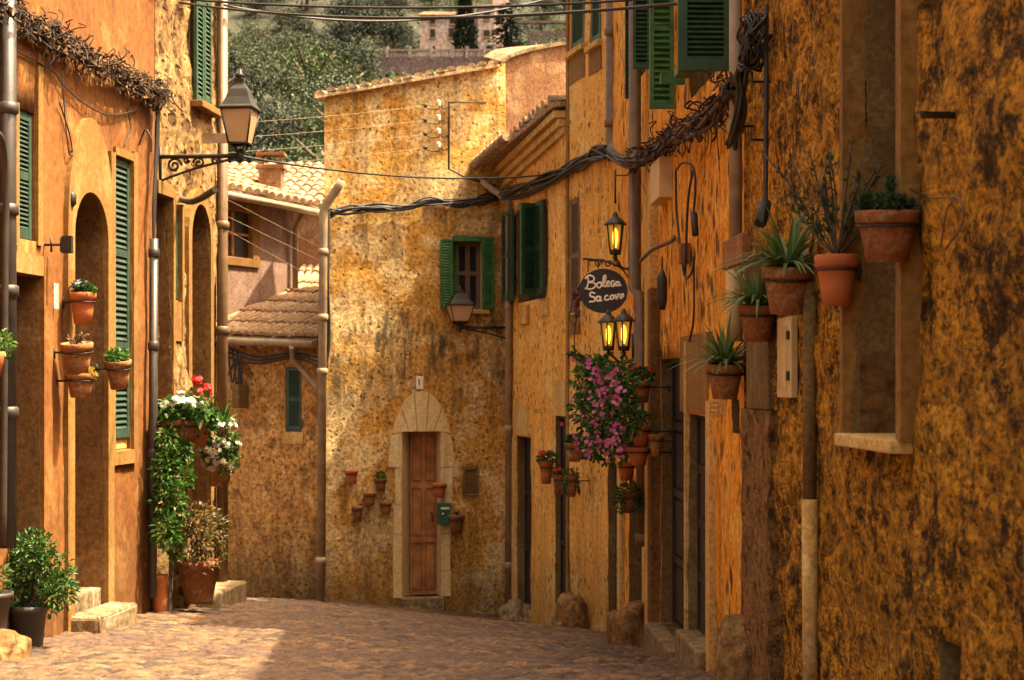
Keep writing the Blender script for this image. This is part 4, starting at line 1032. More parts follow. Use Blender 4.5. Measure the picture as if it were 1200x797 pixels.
o = strand_bundle(fp, 9, .014, .04, m_cable, 'bundle of black cables strung across the facing house', droop=.1)
tail = [WF.at(.06, WF.z(388, 245), .07), WF.P(384, 262, .1), WF.P(384, 330, .1), WF.P(385, 400, .1), WF.P(382, 432, .1)]
bm = bmesh.new()
for k in range(5): tube(bm, curve_pts([p+rvec()*.02 for p in tail], 5), .013, 5)
obj('cable_tail', bm, m_cable, o)
mp_ = [WM.P(588, 222, .2), WM.P(610, 218, .1), WM.P(640, 205, .07), WM.P(680, 185, .07), WM.P(700, 172, .08), WM.P(716, 172, .12)]
o = strand_bundle(mp_, 14, .014, .06, m_cable, 'sagging bundle of dusty cables below the clay gutter eave', droop=.12)
mp2 = [WM.P(590, 232, .15), WM.P(630, 222, .07), WM.P(680, 196, .07), WM.P(715, 182, .1)]
bm = bmesh.new()
for k in range(3): tube(bm, curve_pts([p+rvec()*.03 for p in mp2], 6), .010, 5)
obj('lower_strand', bm, m_gcable, o)
rp = [WR.P(716, 178, .12), WR.P(740, 186, .15), WR.P(765, 172, .1), WR.P(788, 158, .1), WR.P(815, 142, .1), WR.P(840, 125, .1), WR.P(858, 92, .1)]
o = strand_bundle(rp, 18, .011, .05, m_gcable, 'thick tangle of dry creeper and cables under the bright green shutters', 'dried_creeper', 'creeper', .06)
dryleaves(o, rp[1:], 600, .05, .05, .05)
bm = bmesh.new()
cp = WR.P(882, 48, .10)
for k in range(16):
    pts = [cp+Vector((0, 0, 0))+(WR.u*math.cos(a*.9)*R.uniform(.08, .17)+Vector((0, 0, 1))*math.sin(a*.9)*R.uniform(.08, .15))+WR.n*R.uniform(-.05, .06) for a in range(8)]
    tube(bm, curve_pts(pts, 4), .006, 5)
for k in range(7): tube(bm, curve_pts([cp+rvec()*.1, WR.P(872, 80, .1)+rvec()*.04, WR.P(866, 130, .1)+rvec()*.04, WR.P(857, 170, .09)+rvec()*.03], 6), .012, 5)
o = solo(obj('cable_coil', bm, m_cable), 'tangled coil of black cables beside the grey conduit near the frame top', 'cable')
bm = bmesh.new()
tube(bm, curve_pts([WR.P(792, 200, .05), WR.P(800, 191, .05), WR.P(812, 196, .05), WR.P(815, 220, .05), WR.P(812, 260, .05)]), .008, 6)
tube(bm, curve_pts([WR.P(792, 200, .05), WR.P(793, 250, .05), WR.P(800, 310, .05), WR.P(804, 326, .05), WR.P(811, 318, .05), WR.P(814, 300, .05)]), .008, 6)
tube(bm, curve_pts([WR.P(812, 200, .05), WR.P(806, 240, .05), WR.P(803, 320, .05)]), .008, 6)
tube(bm, curve_pts([WR.P(813, 300, .04), WR.P(813, 370, .04), WR.P(808, 400, .04)]), .007, 6)
o = solo(obj('cable_loop', bm, m_cable), 'loop of black cable hanging on the orange stucco near the conduit', 'cable')
bm = bmesh.new(); box(bm, WR.P(806, 310, .02), WR.u*.1, WR.n*.06, Vector((0, 0, .13))); obj('junction_box', bm, m_potbrown, o)
bm = bmesh.new(); tube(bm, [WR.P(815, 275, .06), WR.P(813, 250, .06)], .022, 6); obj('clamp', bm, m_cable, o)
bm = bmesh.new(); tube(bm, curve_pts([WR.P(751, 305, .12), WR.P(765, 292, .16), WR.P(786, 283, .06), WR.P(789, 278, .02)]), .016, 8); solo(obj('pipe_arm', bm, m_lead), 'bent brown pipe arm crossing from the drainpipe to the pier', 'pipe')
bm = bmesh.new(); p = WR.P(776, 332, .12); lathe(bm, [(.02, -.18), (.035, -.12), (.035, .03), (.012, .09)], p, 12); tube(bm, [p+Vector((0, 0, .08)), p+Vector((0, 0, .18))], .006); solo(obj('iron_insulator', bm, m_iron), 'black elongated iron weight hanging against the brown pier', 'weight')
# overhead wires
for (a, b, sag, lab) in (((pt(190, -3, 15.2)), pt(905, -14, 13.0), .12, 'upper black overhead wire crossing the lane near the frame top'), (pt(190, 0, 15.2), pt(905, -8, 9.5), .15, 'lower black overhead wire crossing the lane near the frame top'), (pt(262, 6, 16.0), pt(665, -8, 18.4), .22, 'black overhead wire sagging in front of the hillside trees')):
    bm = bmesh.new(); tube(bm, fine(a, b, 24, sag), .011, 5); solo(obj('overhead_wire', bm, m_cable), lab, 'wire', 'overhead wires')
bm = bmesh.new(); tube(bm, fine(pt(282, 183, 14.4), WM.P(640, 205, .1), 20, .1), .010, 5); solo(obj('lamp_wire', bm, m_cable), 'black wire from the left lantern bracket to the right eave', 'wire')
# insulator rack on the facing house
rk = thing('insulator_rack', 'rusty iron pole with four white insulators on the facing house', 'insulators', WF.P(526, 200, .06))
bm = bmesh.new(); tube(bm, [WF.P(570, 120, .05), WF.P(526, 120, .08), WF.P(526, 198, .08), WF.P(545, 208, .07), WF.P(582, 218, .07)], .014, 6); obj('pole', bm, m_iron, rk)
for k, y in enumerate((125, 142, 158, 174)):
    a = WF.P(526, y, .08)
    bm = bmesh.new(); tube(bm, curve_pts([a, a-WF.u*.07-Vector((0, 0, .03)), a-WF.u*.1+Vector((0, 0, .02)), a-WF.u*.14+Vector((0, 0, -.04)), a-WF.u*.27-Vector((0, 0, .03)), a-WF.u*.30], 5), .007, 5)
    arm = obj('arm', bm, m_iron, rk)
    bm = bmesh.new(); lathe(bm, [(.018, -.03), (.03, -.02), (.02, .0), (.028, .02), (.014, .045)], a-WF.u*.13+Vector((0, 0, .03)), 10); obj('insulator', bm, m_white, arm)
    bm = bmesh.new(); p = a-WF.u*.3; tube(bm, [p-WF.u*.03, p, p+WF.u*.03], [.01, .03, .01], 8); obj('clamp', bm, m_iron, arm)
    bm = bmesh.new(); tube(bm, fine(p, WL.at(e+.02, (HZ-(146+k*17))/F*16.2, .05), 10, .02), .0022, 4); solo(obj('service_wire', bm, m_gypipe), ['topmost', 'second from top', 'third from top', 'lowest'][k]+' thin wire strung from the insulators across to the left house', 'wire', 'thin wires to the insulators')
for k, (y0, y1) in enumerate(((232, 290), (252, 306), (268, 330))):
    bm = bmesh.new(); tube(bm, [WL.at(e+.05, (HZ-y0)/F*16.2, .06), pt(376, y1, 20.6)], .002, 4); solo(obj('service_wire', bm, m_gypipe), ['upper', 'middle', 'lower'][k]+' pale wire slanting across the mauve house front', 'wire', 'pale wires across the mauve house')

# ------------------------------------------------------------------ lanterns
def scroll(bm, c, ax, r0, turns, r=.008, flip=1, n=26):
    Z = Vector((0, 0, 1)); pts = []
    for i in range(n+1):
        t = i/n; a = t*turns*2*math.pi; rr = r0*(1-t*.85)
        pts.append(c+ax*math.cos(a)*rr+Z*math.sin(a)*rr*flip)
    tube(bm, pts, r, 6)
def street_lantern(name, label, w, px_wall, py_arm, reach, S, n=None, wf=1.0):
    """four-sided lantern on a scrolled wall bracket; S = lantern height from glass foot to finial"""
    n = n or w.n; p, s = w.xy(px_wall); base = Vector((p.x, p.y, (HZ-py_arm)/F*p.y))
    t = thing(name, label, 'lantern', base, 'wall lanterns')
    Z = Vector((0, 0, 1)); side = Vector((-n.y, n.x, 0))
    bm = bmesh.new()
    tube(bm, [base-n*.02, base+n*reach], .018, 8)
    tube(bm, [base+n*.02+Z*.08, base+n*.02-Z*.34*S], .014, 8)
    scroll(bm, base+n*.12*reach/.6-Z*.12*S, n, .105*S, 1.6, .013*S+.003); scroll(bm, base+n*.3*reach/.6-Z*.09*S, -n, .08*S, 1.5, .013*S+.003, 1)
    scroll(bm, base+n*.42*reach/.6-Z*.065*S, n, .06*S, 1.4, .012*S+.003); scroll(bm, base+n*.21*reach/.6-Z*.05*S, n, .045*S, 1.3, .012*S+.002, -1)
    tube(bm, curve_pts([base+n*.02-Z*.33*S, base+n*.10*reach/.6-Z*.27*S, base+n*.28*reach/.6-Z*.16*S, base+n*.52*reach/.6-Z*.05*S, base+n*reach]), .011, 6)
    lathe(bm, [(.012, -.06), (.03, -.02), (.03, .02), (.012, .06)], base+n*reach, 8)
    obj('bracket', bm, m_iron, t)
    c = base+n*reach; zf = .16*S
    rb_, rt_ = .105*S*wf, .175*S*wf; hg = .46*S
    d1 = (n+side).normalized(); d2 = (n-side).normalized()
    cor = [d1, d2, -d1, -d2]
    bm = bmesh.new()
    for d in cor: tube(bm, curve_pts([c, c+d*.06*S+Z*.05*S, c+d*rb_*.9+Z*zf*.8, c+d*rb_*1.3+Z*zf]), .008, 6)
    k = math.sqrt(2)
    for d in cor: tube(bm, [c+d*rb_*k+Z*zf, c+d*rt_*k+Z*(zf+hg)], .010*S+.002, 6)
    for rr, z in ((rb_, zf), (rt_, zf+hg)):
        for i in range(4): tube(bm, [c+cor[i]*rr*k+Z*z, c+cor[(i+1) % 4]*rr*k+Z*z], .011*S+.003, 6)
    obj('lantern_frame', bm, m_iron, t)
    bm = bmesh.new()
    for i in range(4):
        a, b = cor[i]*k*.97, cor[(i+1) % 4]*k*.97
        face(bm, (c+a*rb_+Z*zf, c+b*rb_+Z*zf, c+b*rt_+Z*(zf+hg), c+a*rt_+Z*(zf+hg)))
    obj('glass', bm, m_lampglass, t)
    bm = bmesh.new(); rings = []
    for (rr, z) in ((rt_*1.1, 0), (rt_*1.1, .02), (rt_*.95, .05), (rt_*.72, .16), (rt_*.56, .27), (rt_*.40, .33), (rt_*.34, .36), (rt_*.34, .42), (rt_*.2, .45)):
        rings.append([bm.verts.new(c+d*rr*k*(1 if z < .3 else .85)+Z*(zf+hg+z*S)) for d in cor])
    for i in range(len(rings)-1):
        for q in range(4): bm.faces.new((rings[i][q], rings[i][(q+1) % 4], rings[i+1][(q+1) % 4], rings[i+1][q]))
    bm.faces.new(rings[-1]); bm.faces.new(rings[0][::-1])
    lathe(bm, [(.05*S, .43*S), (.075*S, .46*S), (.03*S, .50*S), (.012*S, .56*S)], c+Z*(zf+hg), 12)
    bmesh.ops.recalc_face_normals(bm, faces=list(bm.faces))
    obj('lantern_cap', bm, m_iron, t)
    return t
street_lantern('street_lantern', 'large black iron lantern on scrolled bracket on the left sunlit houses', WL, 185, 184, .71, .62, wf=1.22)
street_lantern('street_lantern', 'smaller black iron lantern in front of the green shuttered window', WM, 596.5, 384, .62, .43, wf=2.0)

def small_lantern(c, S, label, arm_to=None):
    c = Vector(c); t = thing('lit_lantern', label, 'lantern', c, 'lit lanterns by the cellar sign'); Z = Vector((0, 0, 1))
    k = 6
    bm = bmesh.new()
    ring = lambda r, z: [c+Vector((r*math.cos(i*2*math.pi/k+.3), r*math.sin(i*2*math.pi/k+.3), z)) for i in range(k)]
    r0, r1 = ring(.055*S, -.2*S), ring(.085*S, .06*S)
    for a, b in zip(r0, r1): tube(bm, [a, b], .008*S, 5)
    for rr in (r0, r1):
        for i in range(k): tube(bm, [rr[i], rr[(i+1) % k]], .009*S, 5)
    lathe(bm, [(.055*S, -.24*S), (.06*S, -.2*S)], c, k); lathe(bm, [(.012*S, -.3*S), (.025*S, -.26*S), (.012*S, -.24*S)], c, 8)
    if arm_to is not None:
        a = Vector(arm_to); tube(bm, curve_pts([c-Z*.26*S, c.lerp(a, .5)-Z*.30*S, a-Z*.18*S, a]), .009, 6); tube(bm, [a-Z*.12, a+Z*.08], .014, 6)
    obj('lantern_frame', bm, m_iron, t)
    bm = bmesh.new(); q0, q1 = ring(.052*S, -.2*S), ring(.081*S, .06*S)
    for i in range(k): face(bm, (q0[i], q0[(i+1) % k], q1[(i+1) % k], q1[i]))
    obj('glass', bm, m_amber_t, t)
    bm = bmesh.new(); lathe(bm, [(.012*S, -.17*S), (.028*S, -.1*S), (.026*S, -.02*S), (.01*S, .02*S)], c, 10); obj('bulb', bm, m_bulb, t)
    bm = bmesh.new(); lathe(bm, [(.115*S, .05*S), (.108*S, .068*S), (.06*S, .115*S), (.03*S, .135*S), (.03*S, .15*S), (.012*S, .185*S)], c, k); obj('lantern_cap', bm, m_iron, t)
    return t
def amber_glass():
    m, t, b = nodes_of('clear_amber_glass')
    tr = t.nodes.new('ShaderNodeBsdfTransparent'); tr.inputs[0].default_value = (1, .78, .35, 1)
    b.inputs['Base Color'].default_value = (.45, .30, .10, 1); b.inputs['Roughness'].default_value = .15
    b.inputs['Emission Color'].default_value = (1, .6, .08, 1); b.inputs['Emission Strength'].default_value = .05
    mx = t.nodes.new('ShaderNodeMixShader'); mx.inputs[0].default_value = .6
    t.links.new(b.outputs[0], mx.inputs[1]); t.links.new(tr.outputs[0], mx.inputs[2]); t.links.new(mx.outputs[0], t.nodes['Material Output'].inputs[0])
    return m
m_amber_t = amber_glass()
l1 = small_lantern(WR.P(721, 270, .32), .76, 'small lit lantern with yellow glass hanging above the oval sign', WR.P(738, 292, .03))
bm = bmesh.new(); c = l1.location; tube(bm, [c+Vector((0, 0, .2)), Vector((c.x, c.y, (HZ-200)/F*c.y))], .008, 5); obj('hanging_rod', bm, m_iron, l1, keep=False)
small_lantern(WR.P(713, 384, .40), .70, 'lit yellow lantern below the oval sign, left one of the pair', WR.P(742, 402, .03))
small_lantern(WR.P(731, 383, .30), .72, 'lit yellow lantern below the oval sign, right one of the pair', WR.P(744, 400, .03))

# ------------------------------------------------------------------ oval sign
def oval_sign():
    sc = WR.P(707, 341, .36); Y = sc.y; k = Y/F
    t = thing('oval_sign', 'black oval hanging sign hand-lettered in white, on an iron bracket', 'sign', sc)
    u = Vector((1, -.12, 0)).normalized(); n = Vector((-.12, -1, 0)).normalized(); Z = Vector((0, 0, 1))
    a_, b_ = 28.5*k, 26*k
    bm = bmesh.new(); fr = []; bk = []
    for i in range(40):
        an = i*2*math.pi/40; p = sc+u*a_*math.cos(an)+Z*b_*math.sin(an)
        fr.append(bm.verts.new(p+n*.012)); bk.append(bm.verts.new(p-n*.012))
    bm.faces.new(fr); bm.faces.new(bk[::-1])
    for i in range(40): bm.faces.new((fr[i], fr[(i+1) % 40], bk[(i+1) % 40], bk[i]))
    bmesh.ops.recalc_face_normals(bm, faces=list(bm.faces))
    obj('board', bm, m_sign, t)
    # handwritten strokes, drawn in units of sign pixels around the centre (x right, y up)
    S = [[(-18, 15), (-17, 8), (-19, 1)], [(-21, 12), (-16, 16), (-11, 14), (-11, 10), (-16, 8), (-10, 7), (-9, 3), (-14, 0), (-21, 1)],     # B
         [(-4, 8), (-7, 6), (-6, 2), (-3, 2), (-2, 6), (-4, 8), (-1, 7)],                                                                    # o
         [(-1, 3), (2, 9), (3, 15), (1, 15), (0, 8), (1, 3), (4, 4)],                                                                         # l
         [(4, 5), (7, 7), (6, 9), (4, 7), (5, 3), (8, 4)],                                                                                    # e
         [(13, 9), (10, 9), (9, 5), (11, 3), (13, 4), (13, 6), (11, 6)],                                                                      # g
         [(18, 8), (15, 8), (15, 4), (17, 4), (18.5, 8), (19, 4), (21, 5)],                                                                   # a
         [(-9, -5), (-14, -4), (-15, -8), (-10, -10), (-10, -14), (-16, -15)],                                                                # S
         [(-3, -9), (-7, -9), (-7, -14), (-4, -13), (-3, -9), (-3, -14), (-1, -13)],                                                          # a
         [(6, -8), (3, -8), (2, -12), (4, -13), (7, -12)],                                                                                    # c
         [(10, -7), (8, -10), (9, -12), (12, -11), (12, -8), (10, -7)],                                                                       # o
         [(14, -6), (15, -11), (16, -11), (18, -5)],                                                                                          # v
         [(23, -6), (20, -7), (20, -11), (22, -10), (23, -6), (23.5, -10)]]                                                                   # a
    bm = bmesh.new()
    for st in S: tube(bm, curve_pts([sc+u*x*k*1.02+Z*(y+2)*k*1.0+n*.014 for x, y in st], 6), .0075, 6)
    obj('lettering', bm, m_chalk, t)
    bm = bmesh.new(); top = sc+Z*36*k
    wpt = WR.P(737, 312, .02)
    arm = [top-u*24*k+Z*2*k, top, Vector((wpt.x, wpt.y, top.z+2*k))]
    tube(bm, arm, .009, 6)
    tube(bm, curve_pts([top-u*18*k, top+u*5*k+Z*-2*k, top+u*20*k-Z*9*k, wpt-Z*.1]), .007, 6)
    for x in (-6, 6, 15): scroll(bm, top+u*x*k-Z*4.5*k, u, 4.5*k, 1.4, .006)
    for x in (-18, -6): tube(bm, [top+u*x*k, top+u*x*k-Z*(10+abs(x+6)*.3)*k], .005, 5)
    obj('bracket', bm, m_iron, t)
oval_sign()
# dark grape cluster ornament and garland near the sign
bm = bmesh.new()
c = WM.P(676, 345, .07)
for i in range(60):
    f = R.random(); q = c+Vector((R.uniform(-1, 1)*.06*(1-f*.7), R.uniform(-1, 1)*.05, .10-f*.34)); bmesh.ops.create_icosphere(bm, subdivisions=1, radius=.022, matrix=Matrix.Translation(q))
gr = solo(obj('grape_cluster', bm, simple('grape', (.10, .025, .03), .4)), 'dark red grape cluster ornament hanging left of the oval sign', 'ornament')
bm = bmesh.new(); tube(bm, curve_pts([c-Vector((0, 0, .2)), WM.P(673, 400, .03), WM.P(679, 450, .03)]), .006, 5); tube(bm, curve_pts([c+Vector((0, 0, .1)), WM.P(667, 372, .03), WM.P(673, 380, .03)]), .006, 5); obj('stem', bm, m_cable, gr)
gp = [WM.P(669, 412, .12), WM.P(680, 420, .14), WM.P(695, 422, .16), WR.P(713, 432, .3)]
o = strand_bundle(gp, 4, .008, .02, m_cable, 'dark dry garland strung above the pink flowering basket', 'dry_garland', 'garland', .04)
bm = bmesh.new()
for _ in range(160):
    t = R.random()*2.99; i = int(t); p = gp[i].lerp(gp[i+1], t-i)+rvec()*.04; leaf(bm, p, rvec()-Vector((0, 0, .3)), rvec(), .06, .03)
obj('dry_leaves', bm, m_lfdark, o)

# ------------------------------------------------------------------ pots
def blades(bm, c, n, L, wd, spread=1.0):
    for _ in range(n):
        a = R.uniform(0, 2*math.pi); lean = (1-R.random()**1.6*.75)*spread; l = L*R.uniform(.6, 1.1)
        d = Vector((math.cos(a), math.sin(a), 0)); s = Vector((-d.y, d.x, 0)); p0 = c+d*R.uniform(0, .25)*L*.4
        prev = None
        for i in range(6):
            t = i/5; q = p0+d*l*lean*(t*.75+.25*t*t)+Vector((0, 0, l*(t*(1.15-lean*.55)-.55*lean*t*t)))
            ww = wd*(1-t**2.2)*.5+.0006
            cur = (bm.verts.new(q+s*ww), bm.verts.new(q-s*ww))
            if prev: bm.faces.new((prev[0], prev[1], cur[1], cur[0]))
            prev = cur
def sprigs(bm, stem, c, n, L, lf, up=1.0, nl=18, wd=.3):
    for _ in range(n):
        a = R.uniform(0, 2*math.pi); d = Vector((math.cos(a), math.sin(a), 0))*R.uniform(.1, .75)+Vector((0, 0, up*R.uniform(.6, 1.1)))
        p = [c+d*L*t+rvec()*L*.06*t for t in (0, .3, .6, 1.0)]
        tube(stem, curve_pts(p, 3), .004, 4)
        cp = curve_pts(p, 8)
        for _ in range(nl):
            q = cp[int(len(cp)*R.uniform(.3, .999))]; leaf(bm, q, rvec()+d*.8, rvec(), lf*R.uniform(.7, 1.2), lf*wd)
def pot_geom(parent, r, h, mat, cx=None, seg=24, drain=False):
    cx = r*1.08 if cx is None else cx
    bm = bmesh.new(); rb_ = r*.64
    prof = [(rb_*.6, -h), (rb_, -h), (rb_+(r*.9-rb_)*.5, -h*.6), (r*.9, -h*.24), (r*1.0, -h*.235), (r*1.02, -.004), (r*.99, 0), (r*.9, 0), (r*.88, -h*.1)]
    lathe(bm, prof, (cx, 0, 0), seg); p = obj('pot', bm, mat, parent, keep=True)
    bm = bmesh.new(); lathe(bm, [(r*.88, -h*.12), (r*.85, -h*.06), (r*.2, -h*.04)], (cx, 0, 0), 16, jit=.004); obj('soil', bm, m_soil, parent, keep=True)
    return Vector((cx, 0, -h*.05))
def plant(parent, kind, c, r, s=1.0):
    bm, st, fl, heads = bmesh.new(), None, None, []; mat, fmat, name = m_lf, None, 'foliage'
    if kind == 'blades': blades(bm, c, 120, r*3.5*s, r*.2, 1.15); mat = m_lfblade
    elif kind == 'succulent':
        for _ in range(34):
            a = R.uniform(0, 6.28); q = c+Vector((math.cos(a)*r*R.uniform(.1, 1.0), math.sin(a)*r*R.uniform(.1, 1.0), r*R.uniform(0, .5)))
            for _ in range(16): leaf(bm, q+rvec()*r*.06, rvec()+Vector((0, 0, .6)), rvec(), r*.26*s, r*.16*s)
        for q0 in (Vector((-.3, -.85, 0)), Vector((.1, .7, 0))):
            for i in range(110):
                z = R.random()*(1.5 if q0.y < 0 else .5); leaf(bm, c+q0*r+Vector((0, 0, z*r*.8))+rvec()*r*.1, rvec()+Vector((0, 0, .5)), rvec(), r*.2, r*.12)
        mat = m_lfdark
    elif kind == 'rosemary': st = bmesh.new(); sprigs(bm, st, c, 24, r*4.4*s, r*.42, nl=20, wd=.3); mat = m_lfdark
    elif kind == 'bushy': leafball(bm, c+Vector((0, 0, r*.5*s)), r*1.0*s, r*1.0*s, r*.7*s, 190, r*.42)
    elif kind == 'bright': leafball(bm, c+Vector((0, 0, r*.5*s)), r*1.0*s, r*1.0*s, r*.7*s, 220, r*.42); mat = m_lfbright
    elif kind == 'yellow': leafball(bm, c+Vector((r*.5, 0, r*.1*s)), r*.9*s, r*.9*s, r*.7*s, 170, r*.3); mat = m_lfyel
    elif kind in ('geranium', 'white_geranium', 'magenta', 'violet'):
        leafball(bm, c+Vector((0, 0, r*.5*s)), r*1.15*s, r*1.15*s, r*.65*s, 210, r*.5, .8)
        fmat = {'geranium': m_red, 'white_geranium': m_fwhite, 'magenta': m_magenta, 'violet': m_violet}[kind]
        for _ in range(12 if kind != 'geranium' else 9):
            v = rvec().normalized(); v.z = abs(v.z)*.8+.25; q = c+Vector((0, 0, r*.5*s))+Vector((v.x*1.1, v.y*1.1, v.z*.9))*r*s
            fl = bmesh.new()
            for _ in range(9): w_ = rvec(); flower(fl, q+w_*r*.2, w_+v, r*.19)
            heads.append(fl)
    elif kind == 'trailing':
        leafball(bm, c+Vector((0, 0, r*.3*s)), r*1.1, r*1.1, r*.6, 150, r*.42)
        for _ in range(int(16*s)):
            a = R.uniform(0, 6.28); b_ = c+Vector((math.cos(a), math.sin(a), .1))*r
            for i in range(20): t = R.random(); leaf(bm, b_+Vector((math.cos(a)*.3*t*r, math.sin(a)*.3*t*r, -t*r*2.6*s))+rvec()*r*.22, rvec()-Vector((0, 0, .6)), rvec(), r*.4, r*.26)
    elif kind == 'dry': st = bmesh.new(); sprigs(bm, st, c, 12, r*1.1*s, r*.3, .6, 8); mat = m_dry
    elif kind == 'twigs': st = bmesh.new(); sprigs(bm, st, c, 9, r*1.5*s, r*.35, .8, 10); mat = m_lf
    f = obj(name, bm, mat, parent, keep=True)
    if st: obj('stems', st, m_bark, f, keep=True)
    for hd in heads: obj('flower_head', hd, fmat, parent, keep=True)
def wall_pot(w, px, py, wpx, hpx, mat, kind, label, name='potted_plant', s=1.0, tilt=0, group=None, gap=.0, out=1.0, cat='plant pot', plant_shift=None):
    r = wpx/2*w.xy(px)[0].y/F
    for _ in range(3):
        q, _s = w.xy(px, r*1.08+gap); r = wpx/2*q.y/F
    hgt = hpx*q.y/F
    rootp = q-w.n*(r*1.08+gap); rootp.z = (HZ-py)/F*q.y
    t = thing(name, label, cat, rootp, group, math.atan2(w.n.y, w.n.x))
    c = pot_geom(t, r, hgt, mat, r*1.08+gap)
    bm = bmesh.new(); n_ = 20
    ringp = [Vector((r*1.08+gap+r*.95*math.cos(i*2*math.pi/n_), r*.95*math.sin(i*2*math.pi/n_), -hgt*.3)) for i in range(n_+1)]
    tube(bm, ringp, r*.03+.002, 5); tube(bm, [Vector((-.01, 0, -hgt*.3)), Vector((gap+r*.14, 0, -hgt*.3))], r*.05+.003, 5); tube(bm, [Vector((0, 0, -hgt*.15)), Vector((0, 0, -hgt*.5))], r*.05+.003, 5)
    obj('pot_ring', bm, m_iron, t, keep=True)
    if kind: plant(t, kind, c, r, s)
    t.rotation_euler = (rad(tilt), 0, math.atan2(w.n.y, w.n.x))
    return t
GR = 'pots on the near right wall'
wall_pot(WR, 1040, 247, 74, 60, m_potbrown, 'succulent', 'dark weathered pot of dense succulents hanging highest on the right wall', group=GR, tilt=-4)
wall_pot(WR, 980, 299, 50, 59, m_pot, 'rosemary', 'clean orange pot with tall sparse twiggy shrub on the right wall', group=GR, s=1.05)
wall_pot(WR, 923, 312, 60, 56, m_potold, 'blades', 'large weathered tan pot of strappy leaves under the terracotta slab', group=GR, tilt=-6, s=.95)
wall_pot(WR, 888, 357, 46, 43, m_potbrown, 'blades', 'reddish brown pot of long arching leaves, between two tan strappy pots', group=GR, tilt=-5, s=1.1)
wall_pot(WR, 850, 426, 45, 41, m_potold, 'blades', 'weathered tan pot of strappy leaves, lowest and farthest on the near right wall', group=GR, tilt=-5, s=.95)
GL = 'pots on the orange left wall'
wall_pot(WL, 97, 343, 31, 37, m_pot, 'violet', 'bright orange pot with tiny pale violet flowers on the left wall', group=GL, tilt=0, gap=.04, s=.62)
wall_pot(WL, 90, 402, 37, 36, m_potold, 'dry', 'tan pot of dried-up plant on the iron hook, left wall', group=GL, gap=.05, tilt=8)
wall_pot(WL, 94, 438, 34, 28, m_potold, 'yellow', 'tan pot with yellow flowering tuft below the dried-up one', group=GL, gap=.06, s=.62)
wall_pot(WL, 138, 422, 31, 34, m_potold, 'bright', 'tan pot with green plant leaning right in front of the tall shutter', group=GL, gap=.06, tilt=10, s=.7)
GF = 'small pots on the facing house'
wall_pot(WF, 412, 551, 15, 16, m_pot, None, 'small empty red pot high left of the arched door', group=GF, name='flower_pot')
wall_pot(WF, 446, 561, 15, 14, m_potbrown, 'bushy', 'small pot with a green tuft left of the arched door', group=GF, s=.8)
wall_pot(WF, 433, 577, 15, 16, m_potold, None, 'small empty tan pot at the middle of the cluster left of the door', group=GF, name='flower_pot')
wall_pot(WF, 418.5, 594, 13, 15, m_potbrown, None, 'small empty pot lowest at the left of the cluster by the door', group=GF, name='flower_pot')
wall_pot(WF, 452, 588, 15, 15, m_potold, None, 'small empty tan pot lowest and nearest to the left door jamb', group=GF, name='flower_pot')
wall_pot(WF, 515, 566, 17, 17, m_pot, None, 'small empty orange pot on the right door jamb above the green mailbox', group=GF, name='flower_pot')
wall_pot(WF, 535, 603, 20, 22, m_potbrown, 'dry', 'larger brown pot right of the green mailbox', group=GF, s=.6)
GM = 'flower pots on the far right walls'
wall_pot(WM, 640, 540, 17, 27, m_pot, 'geranium', 'pot with dark red geraniums, leftmost of the cluster by the lintelled doors', group=GM, gap=.05, s=1.1)
wall_pot(WM, 655, 556, 15, 24, m_potbrown, 'geranium', 'small brown pot with red blooms hanging low between two brighter pots', group=GM, gap=.10, s=.8)
wall_pot(WM, 669, 556, 17, 26, m_potold, 'trailing', 'pot trailing bright green leaves, lowest of the cluster by the lintelled doors', group=GM, gap=.12, s=.95)
wall_pot(WM, 673, 519, 21, 22, m_potold, 'magenta', 'pale round pot with crimson flowers above the trailing green pot', group=GM, gap=.08, s=.7)
wall_pot(WR, 752, 446, 23, 26, m_pot, 'geranium', 'orange pot of bright red geraniums, topmost beside the drainpipe', group=GM, gap=.12, s=1.1)
wall_pot(WR, 751, 498, 25, 25, m_pot, 'bushy', 'orange pot of round green leaves below the bright geraniums', group=GM, gap=.13, s=1.1)
wall_pot(WR, 748, 524, 27, 21, m_pot, None, 'wide empty orange pot right below the round leaved one', group=GM, name='flower_pot', gap=.14)
wall_pot(WR, 769, 509, 18, 26, m_potold, 'twigs', 'brown pot of thin twigs against the pale pier', group=GM, gap=.06, s=1.2)
wall_pot(WR, 734, 541, 22, 22, m_pot, 'twigs', 'orange pot under the pink flowering basket', group=GM, gap=.1)
wall_pot(WR, 736, 576, 24, 25, m_potbrown, 'trailing', 'brown pot with trailing stems, lowest by the cellar door', group=GM, gap=.1, s=.7)
